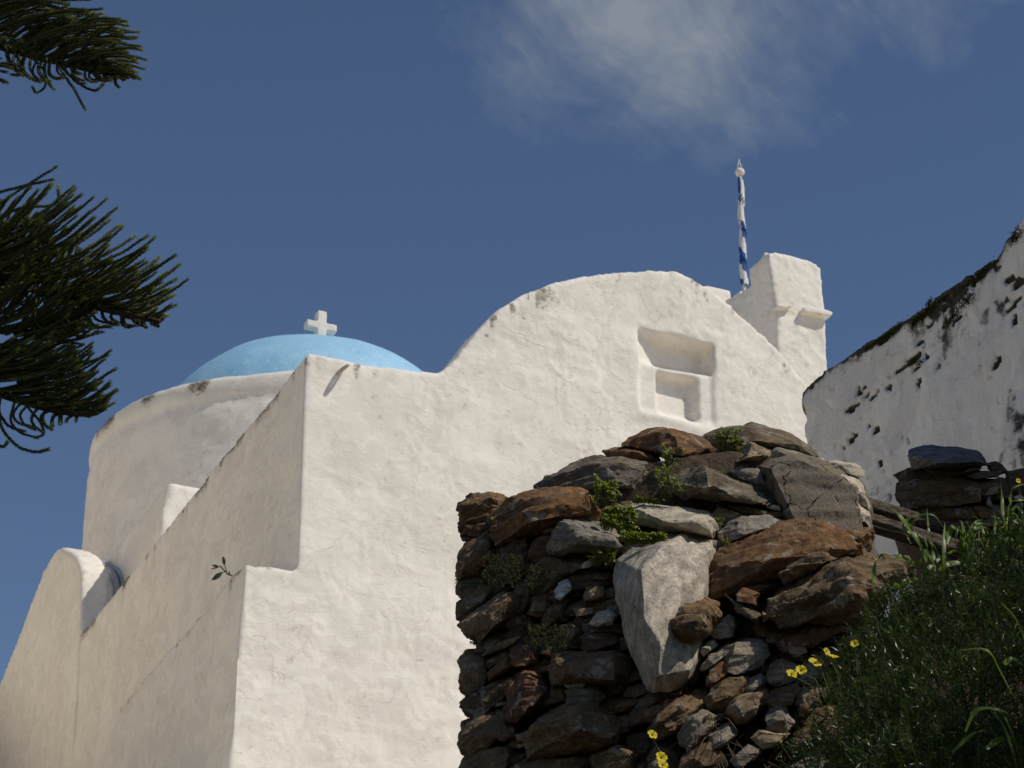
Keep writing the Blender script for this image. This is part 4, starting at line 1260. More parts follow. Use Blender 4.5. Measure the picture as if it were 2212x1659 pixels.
S('B', [(2048, 450), (2080, 390), (2212, 330), (2290, 380), (2240, 480), (2110, 512)], GREY, off=-0.16, rust=0.2)
S('B', [(2000, 600), (2030, 540), (2100, 510), (2115, 560), (2020, 632)], PALE, off=-0.12, rust=0.2)
S('B', [(2015, 732), (2060, 640), (2212, 520), (2260, 580), (2110, 700)], GREY, off=-0.15, rust=0.05, strata=38, amp=1.5)
S('B', [(2048, 852), (2055, 760), (2212, 640), (2320, 690), (2230, 780), (2080, 862)], RED, off=-0.15, rust=0.8, strata=30)
S('B', [(2055, 962), (2080, 890), (2212, 795), (2340, 820), (2310, 960), (2160, 1062), (2085, 1060)], BROWN, off=-0.17, rust=0.3, strata=25)
S('B', [(1618, 1200), (1700, 1080), (1850, 980), (2045, 940), (2065, 1020), (1960, 1090), (1750, 1230), (1655, 1290)], BROWN, off=-0.12, rust=0.2, strata=38, amp=1.7)
S('B', [(1855, 1240), (1950, 1120), (2060, 1070), (2170, 1110), (2100, 1190), (1900, 1395), (1860, 1310)], GREY, off=-0.17, rust=0.3, strata=45, amp=1.6)
S('B', [(2065, 1255), (2212, 1165), (2270, 1240), (2212, 1315), (2090, 1355)], GREY, off=-0.18, rust=0.2, strata=30)
S('B', [(1850, 1520), (1880, 1420), (2060, 1290), (2160, 1380), (2100, 1510)], BROWN, off=-0.15, rust=0.3, strata=38)
S('B', [(1600, 1430), (1640, 1310), (1850, 1240), (1860, 1400), (1800, 1560), (1620, 1580)], DARK, off=-0.04)
S('B', [(1420, 1250), (1600, 1200), (1640, 1310), (1580, 1460), (1430, 1400)], DARK, off=0.08)
S('B', [(1860, 650), (1980, 560), (2010, 640), (1990, 800), (1900, 860)], DARK, off=-0.03)
S('B', [(1700, 760), (1860, 720), (1960, 860), (1800, 960), (1700, 880)], DARK, off=0.0)
S('A', [(1380, 1075), (1420, 1040), (1490, 1045), (1470, 1080), (1390, 1100)], TAN, off=-0.05)
S('A', [(1475, 1085), (1530, 1035), (1580, 1050), (1560, 1085)], TAN, off=-0.08)
S('A', [(1270, 770), (1330, 722), (1410, 750), (1380, 790), (1300, 800)], GREY, off=0.06)
S('A', [(1340, 720), (1450, 705), (1480, 740), (1400, 750)], TAN, off=0.09)
S('A', [(1320, 640), (1440, 640), (1500, 680), (1440, 710), (1330, 700)], BROWN, off=0.12)
S('A', [(1690, 500), (1780, 485), (1820, 510), (1740, 560), (1690, 540)], TAN, off=0.18)
S('A', [(2040, 1010), (2120, 1010), (2170, 1050), (2120, 1090), (2080, 1040)], GREY, off=-0.02)
S('A', [(900, 1190), (1000, 1150), (1080, 1140), (1100, 1200), (1000, 1260), (910, 1260)], BROWN, off=-0.05, amp=1.6)
S('A', [(1080, 1190), (1150, 1150), (1190, 1165), (1130, 1215), (1080, 1225)], PALE, off=-0.08, rust=0.1)
S('A', [(990, 1290), (1150, 1235), (1260, 1260), (1330, 1270), (1300, 1320), (1000, 1340)], DARK, off=-0.03, amp=2.0)
S('A', [(145, 985), (200, 975), (230, 1000), (165, 1015)], DARK, off=0.06)

# small packing stones filling the joints
sil = reg('O', [(1010, 1085), (1080, 1080), (1170, 1060), (1330, 985), (1400, 945), (1560, 935), (1660, 950), (1760, 1010), (1850, 1060), (1870, 1150), (1900, 1260), (1880, 1400), (1800, 1500), (1760, 1700), (1010, 1700), (1020, 1560), (1020, 1400), (1005, 1250)])


def inside(x, y, poly_):
    r_ = False; n = len(poly_); j = n - 1
    for i in range(n):
        xi, yi = poly_[i]; xj, yj = poly_[j]
        if (yi > y) != (yj > y) and x < (xj - xi) * (y - yi) / (yj - yi) + xi: r_ = not r_
        j = i
    return r_


TRACED = list(OUTL)
rs = np.random.RandomState(5)
gx = 46
for j, yy in enumerate(np.arange(965, 1690, 22)):
    for i, xx in enumerate(np.arange(1010, 1900, gx)):
        x_ = xx + rs.uniform(-18, 18) + (gx / 2 if j % 2 else 0); y_ = yy + rs.uniform(-8, 8)
        if not inside(x_, y_, sil) or (1500 < x_ < 1640 and y_ > 1560): continue
        if any(inside(x_, y_, q_) for q_ in TRACED): continue
        a_, b_ = rs.uniform(26, 48), rs.uniform(9, 17)
        tl_ = math.radians(rs.uniform(-5, 35))
        o_ = []
        for k in range(6):
            an = k * math.pi / 3 + rs.uniform(-.3, .3)
            ex, ey = a_ * math.cos(an), b_ * math.sin(an)
            o_.append((x_ + ex * math.cos(tl_) + ey * math.sin(tl_), y_ - ex * math.sin(tl_) + ey * math.cos(tl_)))
        S('O', o_, [BROWN, DARK, BROWN, DARK, RED, DGREY][rs.randint(6)], off=0.015 if y_ > 1150 else 0.17, thick=0.15, rust=rs.uniform(0, .6), vox=0.0085)

# earth and rubble heart of the wall
core = [(1020, 1110), (1180, 1075), (1340, 1010), (1420, 985), (1560, 960), (1700, 985), (1830, 1060), (1860, 1200), (1870, 1300), (1900, 1500), (1900, 1800), (1900, 2150), (1040, 2150), (1045, 1800), (1040, 1500), (1030, 1250)]
V, Fq = remesh([prism([at_y(x, y, ruin_y(x, y) + 0.09) for x, y in core], np.zeros(3), np.array([0, 0.75, 0.05]))], 0.035, 2)
V = V + vnormals(V, Fq) * (0.035 * fbm(V * 9, 4, 3))[:, None]
link('rubble_core', mesh_np('rubble_core', V - RB, Fq, M_SOIL), ruin)

# ------------------------------------------------------------------ the stub of another dry wall at the right, with beams across the gap
SY = 8.7
SB = at_y(2060, 1300, SY); SB = np.array([SB[0], SB[1], float(ground_z(SB[0], SB[1])) - 0.1])
stub = thing('stone_stack', 'dark shaded stack of flat stones in front of the old house', 'stone wall', SB)
kw = dict(parent=stub, base=SB, depth=lambda x, y: SY + 0.0004 * (1400 - y))
S('G', [(695, 270), (720, 200), (870, 155), (1180, 175), (1370, 205), (1440, 270), (1510, 355), (1300, 350), (1000, 360), (750, 395)], (0.17, 0.163, 0.15), off=-0.05, rust=0.0, ridge=[(760, 260, .06), (1000, 330, .11), (1160, 230, .06), (1380, 320, .07)], label='blue-grey capstone of the stack', **kw)
S('G', [(595, 450), (740, 385), (1000, 350), (1300, 345), (1430, 370), (1400, 430), (1200, 470), (900, 480), (650, 530)], DARK, off=0.0, strata=8, **kw)
S('G', [(600, 690), (640, 560), (740, 470), (1100, 460), (1300, 480), (1420, 560), (1380, 720), (1000, 770), (700, 780), (620, 740)], DARK, off=0.0, rust=0.4, **kw)
S('G', [(1260, 430), (1300, 385), (1430, 365), (1420, 400)], GREY, off=-0.05, **kw)
S('G', [(1300, 460), (1420, 420), (1580, 420), (1600, 475), (1380, 490)], DGREY, off=-0.02, **kw)
S('G', [(1500, 345), (1580, 325), (1640, 350), (1700, 420), (1600, 450), (1510, 400)], DARK, off=0.0, **kw)
S('G', [(1420, 540), (1640, 500), (1780, 560), (1740, 700), (1480, 700)], DARK, off=0.0, **kw)
S('G', [(1480, 660), (1520, 590), (1620, 570), (1600, 640)], TAN, off=-0.06, **kw)
S('G', [(1490, 740), (1500, 670), (1530, 660), (1550, 780)], GREY, off=-0.05, **kw)
S('G', [(1700, 440), (1900, 400), (2000, 520), (1900, 640), (1720, 600)], DARK, off=0.0, **kw)
S('G', [(1770, 680), (1830, 660), (1870, 700), (1800, 720)], WHITE, off=-0.05, **kw)
S('G', [(1780, 760), (1850, 735), (1880, 780), (1820, 810)], GREY, off=-0.05, **kw)
S('G', [(700, 800), (1000, 760), (1300, 760), (1500, 830), (1300, 920), (900, 900)], DARK, off=0.02, **kw)
S('G', [(1380, 790), (1560, 760), (1780, 780), (1760, 900), (1450, 900)], BROWN, off=0.0, **kw)
S('G', [(900, 920), (1300, 900), (1700, 900), (1750, 1060), (1300, 1120), (950, 1060)], DARK, off=0.03, **kw)
S('G', [(1440, 930), (1560, 880), (1700, 890), (1660, 960), (1480, 980)], BROWN, off=-0.06, **kw)
S('G', [(1700, 880), (1950, 820), (2050, 960), (1900, 1080), (1720, 1040)], DARK, off=0.0, **kw)
S('G', [(1000, 1100), (1400, 1080), (1800, 1080), (2000, 1200), (1700, 1400), (1200, 1400), (980, 1250)], DARK, off=0.05, **kw)
S('G', [(1150, 1240), (1260, 1200), (1350, 1240), (1250, 1290)], RED, off=-0.02, **kw)
cr_ = reg('G', [(720, 500), (1300, 430), (1850, 440), (1960, 500), (2300, 460), (2800, 520), (2800, 1700), (1050, 1700), (900, 1050), (720, 760)])
side_ = box(np.array([2.64, 8.15, SB[2]]), np.array([0.9, -0.1, 0]), np.array([0.12, 1.1, 0]), Z * (6.75 - SB[2]))  # unseen wall block added at the right to shade the stack
V, Fq = remesh([prism([at_y(x, y, SY + 0.22) for x, y in cr_], np.zeros(3), np.array([0, 0.5, 0.0])), side_], 0.04, 2)
V = V + vnormals(V, Fq) * (0.03 * fbm(V * 9, 4, 3))[:, None]
link('rubble_core', mesh_np('rubble_core', V - SB, Fq, M_SOIL), stub)
# courses of stone on the faces of the unseen wall added for shade (meshes shared with the stones already made)
_pool = [o for o in ruin.children if o.name.startswith('stone') and 0.16 < max(o.dimensions) < 0.42]
_r5 = random.Random(9)
for face in (0, 1):
    for z_ in np.arange(3.1, 6.6, 0.15):
        for t_ in np.arange(0.0, 1.02, 0.27 if face == 0 else 0.30):
            tt_ = t_ + _r5.uniform(-0.06, 0.06)
            p_ = np.array([2.64 + 0.10 * tt_, 8.15 + 1.1 * tt_, z_]) if face == 0 else np.array([2.72 + 0.85 * tt_, 8.12 - 0.1 * tt_, z_])
            src_ = _r5.choice(_pool)
            o = src_.copy(); COL.objects.link(o); o.parent = stub
            for k_ in ('label', 'category', 'group'):
                if k_ in o: del o[k_]
            o.name = 'stone'
            o.scale = (1.5, 1.5, 1.5)
            o.location = tuple(p_ + np.array([_r5.uniform(-.03, .03), _r5.uniform(-.03, .03), _r5.uniform(-.02, .02)]) - SB)
            o.rotation_euler = (src_.rotation_euler[0], src_.rotation_euler[1] + _r5.uniform(-.2, .2), (-1.4 if face == 0 else 0) + _r5.uniform(-.2, .2))


def beam(name, pts_top, r0, r1, Y0, Y1, label, seed):
    pp = reg('G', pts_top)
    path = smooth_path([at_y(p[0], p[1], Y0 + (Y1 - Y0) * i / (len(pp) - 1)) for i, p in enumerate(pp)], 60)
    n, sd_ = len(path), 26
    T, A, B = frames(path)
    V = []
    for i in range(n):
        t_ = i / (n - 1)
        for k in range(sd_):
            a = 2 * math.pi * k / sd_
            r = r0 + (r1 - r0) * t_
            c_ = max(abs(math.cos(a)), abs(math.sin(a)))
            r *= 0.86 / (c_ ** 0.7)
            V.append(path[i] + r * (math.cos(a) * A[i] + math.sin(a) * B[i]))
    V = np.array(V)
    L_len = np.linalg.norm(path[-1] - path[0])
    q = np.stack([np.repeat(np.linspace(0, L_len, n), sd_) * 2.2, np.tile(np.cos(np.linspace(0, 2 * math.pi, sd_, endpoint=False)), n) * 3.5, np.tile(np.sin(np.linspace(0, 2 * math.pi, sd_, endpoint=False)), n) * 3.5], 1)
    dd = V - np.repeat(path, sd_, axis=0)
    dd /= np.linalg.norm(dd, axis=1, keepdims=True)
    gr = fbm(q * np.array([1, 3, 3]), 4, seed)
    V = V + dd * (0.016 * gr + 0.012 * fbm(q * np.array([0.8, 1, 1]), 2, seed + 3) - 0.010 * (gr > 0.25))[:, None]
    Fc = [(i * sd_ + k, i * sd_ + (k + 1) % sd_, (i + 1) * sd_ + (k + 1) % sd_, (i + 1) * sd_ + k) for i in range(n - 1) for k in range(sd_)]
    Fc += [tuple(range(sd_ - 1, -1, -1)), tuple(range((n - 1) * sd_, n * sd_))]
    o = link(name, mesh_np(name, V - path[0], Fc, M_WOOD), None, tuple(path[0]))
    return tag(o, label, 'beam')


beam('wooden_beam', [(120, 740), (300, 775), (560, 850), (800, 920), (1000, 980), (1300, 1040)], 0.031, 0.028, 8.35, 8.62, 'upper weathered wooden beam bridging the gap between two rubble walls', 3)
beam('wooden_beam', [(140, 900), (300, 940), (560, 1015), (800, 1090), (1050, 1170), (1300, 1230)], 0.036, 0.030, 8.30, 8.5, 'lower split wooden beam bridging the gap, just above the tall grass', 8)

# ------------------------------------------------------------------ plants
def strip(path, width, face, V, Fc, fold=0.25):
    """blade: polyline with a width per point, V-folded along its midrib"""
    path = np.asarray(path); n = len(path)
    T = np.gradient(path, axis=0); T /= np.maximum(np.linalg.norm(T, axis=1, keepdims=True), 1e-9)
    o = len(V)
    for i in range(n):
        f_ = face if np.ndim(face) == 1 else face[i]
        s_ = np.cross(T[i], f_); s_ /= max(np.linalg.norm(s_), 1e-9)
        n_ = np.cross(s_, T[i])
        w_ = width[i] / 2
        V += [path[i] - s_ * w_ + n_ * w_ * fold, path[i], path[i] + s_ * w_ + n_ * w_ * fold]
    for i in range(n - 1):
        for k in (0, 1):
            q = o + i * 3 + k
            Fc.append((q, q + 1, q + 4, q + 3))


def grass_blade(parent, base, r, pts, wpx, Y, dry=False):
    pp = reg(r, pts)
    m = len(pp)
    p3 = [at_y(p[0], p[1], Y + random.uniform(-0.05, 0.05)) for p in pp]
    path = smooth_path(p3, 22)
    t_ = np.linspace(0, 1, 22)
    prof = np.minimum(1, 0.5 + t_ * 2.5) * np.clip((1 - t_) * 2.2, 0.02, 1) ** 0.8
    w_ = 1.0 * wpx * prof * Y / (FPX * 0.92)
    a0 = random.uniform(-0.7, 0.7)
    face = [np.array([0.55 + 0.5 * a0 * u, -0.75, 0.35 + 0.3 * u]) for u in t_]
    V, Fc = [], []
    strip(path, w_, face, V, Fc)
    return link('blade', mesh_np('blade', np.array(V) - base, Fc, M_DRY if dry else M_GRASS), parent)


def gz(x, y): return float(ground_z(x, y))


GY_ = 6.7
tufts = {
    'left': ('tall_grass', 'tall arching grass in front of the wooden beams, beside the brown stone', [
        ('G', [(900, 1500), (860, 1280), (760, 1080), (600, 870), (480, 760), (370, 690)], 15),
        ('G', [(930, 1560), (880, 1470), (780, 1380), (640, 1300), (500, 1268), (430, 1268), (385, 1300)], 17),
        ('G', [(970, 1480), (940, 1230), (905, 1050), (885, 790)], 9),
        ('G', [(1062, 1470), (1055, 1300), (1058, 1100), (1068, 930)], 10),
        ('G', [(900, 1400), (860, 1100), (650, 1020), (700, 900), (850, 858), (960, 870), (1030, 960), (1065, 1000)], 8),
        ('G', [(640, 1020), (720, 960), (790, 905), (885, 912)], 9),
        ('G', [(1000, 1420), (1070, 1372), (1200, 1350), (1330, 1410), (1430, 1500), (1510, 1610)], 13),
        ('G', [(520, 1620), (620, 1555), (760, 1510), (870, 1482)], 14),
        ('G', [(355, 1680), (340, 1540), (350, 1400), (372, 1320)], 10),
        ('G', [(1060, 1000), (1090, 1100), (1110, 1200)], 7),
        ('G', [(820, 1180), (830, 1260), (800, 1390)], 8),
        ('G', [(720, 1150), (680, 1080), (655, 1010)], 7),
        ('G', [(700, 1420), (780, 1370), (830, 1310), (880, 1200)], 8),
        ('G', [(850, 1470), (900, 1400), (1000, 1300), (960, 1180), (900, 1130)], 9),
        ('G', [(980, 1460), (930, 1320), (860, 1220), (820, 1150)], 13)]),
    'mid': ('tall_grass', 'taller dark-stemmed grass between the stacked stones and the shrub', [
        ('G', [(1330, 1400), (1320, 1080), (1345, 980), (1420, 948), (1590, 965)], 9),
        ('G', [(1300, 1350), (1310, 1060), (1380, 1000), (1480, 990), (1570, 1060)], 10),
        ('G', [(1600, 1520), (1640, 1250), (1680, 1050), (1702, 860)], 14),
        ('G', [(1690, 1000), (1650, 860), (1645, 700), (1630, 530)], 9),
        ('G', [(1700, 900), (1720, 740), (1800, 716), (1880, 712)], 10),
        ('G', [(1730, 760), (1725, 680), (1760, 590), (1880, 540)], 8),
        ('G', [(1740, 815), (1800, 780), (1850, 850), (1870, 920)], 8),
        ('G', [(1080, 1150), (1110, 1040), (1150, 990), (1185, 1010), (1165, 1140)], 13),
        ('G', [(1330, 1300), (1250, 1120), (1310, 1070), (1370, 1120)], 9),
        ('G', [(1240, 1350), (1230, 1240), (1240, 1160)], 8),
        ('G', [(1410, 1330), (1405, 1200), (1420, 1100)], 8),
        ('G', [(1620, 1250), (1615, 1120), (1595, 1000), (1560, 820)], 6),
        ('G', [(1720, 1230), (1715, 1120), (1690, 1030)], 8),
        ('G', [(1100, 1250), (1200, 1230), (1240, 1280)], 11),
        ('G', [(1250, 1280), (1350, 1210), (1450, 1230)], 11),
        ('G', [(1780, 1100), (1770, 980), (1740, 870)], 8),
        ('G', [(1850, 1080), (1830, 960), (1790, 880)], 9),
        ('G', [(1480, 1250), (1550, 1190), (1650, 1180)], 9),
        ('G', [(1640, 1380), (1700, 1340), (1800, 1325), (1890, 1400)], 14)]),
    'right': ('arching_grass', 'long arching grass blades in front of the shrub at the lower right corner', [
        ('D', [(1700, 757), (1880, 742), (1960, 785), (2020, 900), (2120, 1090), (2230, 1310)], 9),
        ('D', [(2060, 860), (2100, 825), (2160, 835), (2230, 900)], 13),
        ('D', [(1760, 1380), (1820, 1245), (1900, 1200), (2040, 1220), (2130, 1270), (2230, 1340)], 9),
        ('D', [(1920, 1512), (2000, 1455), (2080, 1450), (2130, 1560), (2160, 1680)], 14),
        ('D', [(1660, 1540), (1780, 1425), (1900, 1375), (1980, 1402)], 8),
        ('D', [(2040, 390), (2140, 500), (2190, 600), (2220, 680)], 10),
        ('D', [(1980, 1230), (2060, 1350), (2110, 1480), (2150, 1640)], 8),
        ('D', [(2020, 1565), (2070, 1600), (2110, 1650)], 14),
        ('D', [(2190, 1640), (2150, 1480), (2080, 1300), (2010, 1210)], 7),
        ('D', [(2180, 1500), (2120, 1440), (2230, 1400)], 10)]),
}
for k_, (nm, lab, bl) in tufts.items():
    Yg = {'left': 6.75, 'mid': 6.6, 'right': 5.55}[k_]
    bp = at_y(*reg(bl[0][0], [bl[0][1][0]])[0], Yg)
    bp = np.array([bp[0], bp[1], bp[2] - 0.5])
    tg = thing(nm, lab, 'grass', bp)
    if k_ == 'mid': tg_mid, bp_mid = tg, bp
    if k_ == 'left': tg_left, bp_left = tg, bp
    for r_, pts, w_ in bl:
        grass_blade(tg, bp, r_, pts, w_, Yg)

# finer blades along the top of the shrub
_rg = random.Random(4)
for k_ in range(64):
    x_ = _rg.uniform(1180, 1880); y_ = 1420 - (x_ - 900) * 0.28 + _rg.uniform(-30, 60)
    h_ = _rg.uniform(140, 420); l_ = _rg.uniform(-150, 170)
    grass_blade(tg_mid if x_ > 1150 else tg_left, bp_mid if x_ > 1150 else bp_left, 'G', [(x_, y_ + 60), (x_ + l_ * 0.15, y_ - h_ * 0.45), (x_ + l_ * 0.5, y_ - h_ * 0.85), (x_ + l_, y_ - h_ * _rg.uniform(0.6, 0.95))], _rg.uniform(4, 8), 6.55, _rg.random() < 0.12)

# feathery shrub: sprigs of needle leaves over a rounded mound
lobes = [(1950, 1330, 75, 6.45), (2040, 1290, 80, 6.4), (2130, 1240, 85, 6.35), (2220, 1190, 85, 6.35), (1880, 1420, 70, 6.35), (1990, 1420, 110, 6.2), (2120, 1370, 120, 6.15), (2250, 1320, 130, 6.2),
         (1830, 1530, 80, 6.25), (1930, 1550, 120, 6.05), (2070, 1530, 140, 5.95), (2220, 1500, 150, 5.95), (1850, 1660, 110, 6.05), (1990, 1690, 150, 5.85), (2160, 1690, 170, 5.8), (2300, 1650, 150, 5.85), (1790, 1440, 35, 6.4), (1770, 1620, 60, 6.2)]
lobes = [(x, y + 48, r, Y) for x, y, r, Y in lobes] + [(1945, 1345, 46, 6.45), (1895, 1410, 48, 6.4), (2000, 1318, 48, 6.45), (1840, 1480, 46, 6.35), (1920, 1400, 60, 6.4), (2340, 1200, 120, 6.2), (2460, 1120, 140, 6.2), (2400, 1400, 150, 6.1), (2480, 1250, 160, 6.0), (2420, 1260, 170, 5.7), (2560, 1150, 190, 5.6), (2700, 1080, 200, 5.5), (2620, 1350, 220, 5.4), (2480, 1450, 180, 5.5), (2560, 1560, 190, 5.8), (2720, 1420, 200, 5.8), (2420, 1640, 170, 5.7)]  # far-right lobes lie out of view, added mainly to shade the shrub
lob3 = [(at_y(x, y, Y), r * Y / (FPX * 0.92)) for x, y, r, Y in lobes]
sb = at_y(2050, 1950, 6.2); sb = np.array([sb[0], sb[1], gz(sb[0], sb[1])])
shrub = thing('feathery_shrub', 'dense dark green feathery shrub filling the lower right corner', 'shrub', sb)
lv, lf, sv, sf_ = [], [], [], []
rs = np.random.RandomState(21)
wts = np.array([r ** 2 for _, r in lob3]); wts /= wts.sum()
stems = []
for i in range(8200):
    c, r = lob3[rs.choice(len(lob3), p=wts)]
    d = rs.randn(3); d[1] -= 0.5; d[2] += 0.35; d /= np.linalg.norm(d)
    p = c + d * r * rs.uniform(0.62, 1.04)
    g_ = d * 0.5 + np.array([0, 0, 0.75]) + rs.randn(3) * 0.35; g_ /= np.linalg.norm(g_)
    L_len = rs.uniform(0.035, 0.085)
    if i % 3 == 0: stems.append((p - g_ * 0.03, p + g_ * L_len))
    for k in range(11):
        t_ = k / 10
        q = p + g_ * L_len * t_
        dl = g_ * rs.uniform(0.35, 1.0) + rs.randn(3) * 0.65; dl /= np.linalg.norm(dl)
        ln_ = rs.uniform(0.014, 0.034); wd = rs.uniform(0.0022, 0.0038)
        s_ = np.cross(dl, rs.randn(3)); s_ /= max(np.linalg.norm(s_), 1e-9)
        n_ = np.cross(s_, dl)
        o_ = len(lv)
        mid = q + dl * ln_ * 0.55 + n_ * ln_ * 0.08
        tip = q + dl * ln_ - n_ * ln_ * 0.06
        lv += [q - s_ * wd * 0.3, q + s_ * wd * 0.3, mid + s_ * wd * 0.5, mid - s_ * wd * 0.5, tip]
        lf += [(o_, o_ + 1, o_ + 2, o_ + 3), (o_ + 3, o_ + 2, o_ + 4)]
fo = link('foliage', mesh_np('foliage', np.array(lv) - sb, lf, M_SHRUB), shrub)
tag(fo, kind='stuff')
sh = [tube(np.array([a_, b_]), [0.0016, 0.0010], 4, False) for a_, b_ in stems]
for x, y, r, Y in lobes:
    e = at_y(x, y, Y); sh.append(tube(smooth_path([sb + rs.randn(3) * np.array([.25, .15, 0]), (sb + e) / 2 + rs.randn(3) * 0.08, e], 10), [0.008] * 9 + [0.004], 5))
v, f = join(sh)
link('stems', mesh_np('stems', np.array(v) - sb, f, M_STEM), shrub)
# the shaded bank of earth it grows from
bank = [at_y(x, y, Y) for x, y, Y in [(1840, 1460, 6.75), (1885, 1345, 6.78), (1945, 1285, 6.8), (2030, 1262, 6.8), (2200, 1215, 6.8), (2420, 1250, 6.8), (2650, 1420, 6.75), (3000, 1700, 6.7), (3000, 2600, 6.3), (1780, 2600, 6.3), (1830, 1650, 6.5)]]
V, Fq = remesh([prism(bank, np.array([0, 0.0, 0]), np.array([0, 0.6, -0.25]))], 0.04, 3)
V = V + vnormals(V, Fq) * (0.08 * fbm(V * 4, 4, 3))[:, None]
bk = link('earth_bank', mesh_np('earth_bank', V - V.mean(0), Fq, M_SOIL), None, tuple(V.mean(0)))
tag(bk, 'dark earth bank under the feathery shrub', None, None, 'structure')


# clover growing in the joints
def clover(px, py, rx, ry, n, h, label, off=-0.06, dark=False, leaf=15, group='clover plants rooted in the rubble wall', hang=False, name='clover_plant'):
    Y = ruin_y(px, py) + off - 0.05
    b0 = at_y(px, py, Y)
    o = thing(name, label, 'plant', b0, group)
    lv, lf, sh = [], [], []
    s_ = 0.00155
    for i in range(n):
        x_ = px + rs.uniform(-1, 1) * rx; y_ = py - rs.uniform(0, 1) * ry
        root = at_y(px + (x_ - px) * 0.75 + rs.randn() * 2, py + (y_ - py) * (0.9 if ry > 40 else 0.4), Y + 0.02)
        up_ = np.array([rs.randn() * 0.35 + 0.1, -0.35 + rs.randn() * 0.3, -1.0 if hang else 1.0])
        tip = root + up_ * h * s_ * rs.uniform(0.4, 1.0)
        mid = (root + tip) / 2 + np.array([rs.randn() * 0.006, -0.01, 0.004])
        pth = smooth_path([root, mid, tip], 6)
        sh.append(tube(pth, 0.0011, 4, False))
        nrm_ = np.array([0.3, -0.45, 0.7]) + rs.randn(3) * 0.45; nrm_ /= np.linalg.norm(nrm_)
        e1 = np.cross(nrm_, [0.2, 0.3, 1]); e1 /= np.linalg.norm(e1); e2 = np.cross(nrm_, e1)
        a0 = rs.uniform(0, 6.28); R_ = leaf * s_ * 0.5 * rs.uniform(0.7, 1.25)
        for k in range(3):
            a = a0 + k * 2.094
            d = math.cos(a) * e1 + math.sin(a) * e2; sd = np.cross(nrm_, d)
            dr = -nrm_ * 0.25
            q = len(lv)
            # a heart: two half leaves folded on the midrib
            lv += [tip, tip + (d * 0.78 + dr) * R_, tip + (d * 0.62 + sd * 0.50 + dr * 1.5) * R_, tip + (d * 1.02 + sd * 0.33 + dr * 1.8) * R_, tip + (d * 0.62 - sd * 0.50 + dr * 1.5) * R_, tip + (d * 1.02 - sd * 0.33 + dr * 1.8) * R_]
            lf += [(q, q + 2, q + 3, q + 1), (q, q + 1, q + 5, q + 4)]
    link('leaves', mesh_np('leaves', np.array(lv) - b0, lf, M_CLOVER_DARK if dark else M_CLOVER, False), o)
    v, f = join(sh)
    link('stems', mesh_np('stems', np.array(v) - b0, f, M_STEM), o)
    return o


clover(1307, 1100, 32, 58, 70, 26, 'upright clover clump beside the large rust-orange stone', 0.0)
clover(1450, 1080, 34, 55, 34, 34, 'tall thin clover in front of the dark pyramid stone', -0.02, leaf=14)
clover(1395, 1092, 42, 14, 40, 14, 'low clover under the long dark slab', 0.0, leaf=13)
clover(1338, 1152, 46, 50, 230, 17, 'yellowish carpet of clover between the rust-orange stone and the pale granular stone', -0.10, leaf=15)
clover(1392, 1180, 58, 32, 230, 18, 'yellow-green strip of clover along the upper left edge of the big boulder', -0.13, leaf=15)
clover(1572, 985, 30, 44, 150, 24, 'bushy clover on the crest beside the capstone', 0.20, leaf=12)
clover(1438, 1030, 12, 55, 26, 14, 'strand of clover climbing beside the long dark slab', 0.12, leaf=13)
clover(1455, 985, 30, 14, 14, 20, 'few clover stalks at the foot of the rust-orange crest stone', 0.12, leaf=12)
clover(1300, 1228, 32, 40, 46, 26, 'green clover tuft over the loose soil left of the boulder', -0.09, leaf=14)
clover(1553, 1140, 8, 34, 14, 10, 'small clover sprout beside the right end of the pale stone', -0.06, leaf=11)
clover(1568, 1185, 10, 20, 8, 18, 'tiny clover sprout above the rust-brown slab', -0.10, leaf=12)
clover(1560, 1030, 14, 8, 12, 8, 'tiny clover among the small crest stones', 0.14, leaf=10)
clover(1060, 1130, 5, 22, 8, 8, 'yellowing clover sprig by the top left corner stone', -0.02, leaf=11)
clover(990, 1272, 9, 30, 14, 12, 'little clover sprig poking out of the left edge of the wall', 0.10, leaf=8)
clover(1022, 1396, 7, 14, 9, 8, 'lowest clover sprig on the left edge of the wall', 0.06, leaf=9)
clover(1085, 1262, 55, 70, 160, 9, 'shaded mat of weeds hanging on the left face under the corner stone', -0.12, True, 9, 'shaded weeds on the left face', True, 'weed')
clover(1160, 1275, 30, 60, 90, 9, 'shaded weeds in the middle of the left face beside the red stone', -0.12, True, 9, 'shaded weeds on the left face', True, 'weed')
clover(1180, 1400, 60, 55, 130, 9, 'lowest shaded weeds, on the joint under the long tan slab', -0.13, True, 9, 'shaded weeds on the left face', True, 'weed')


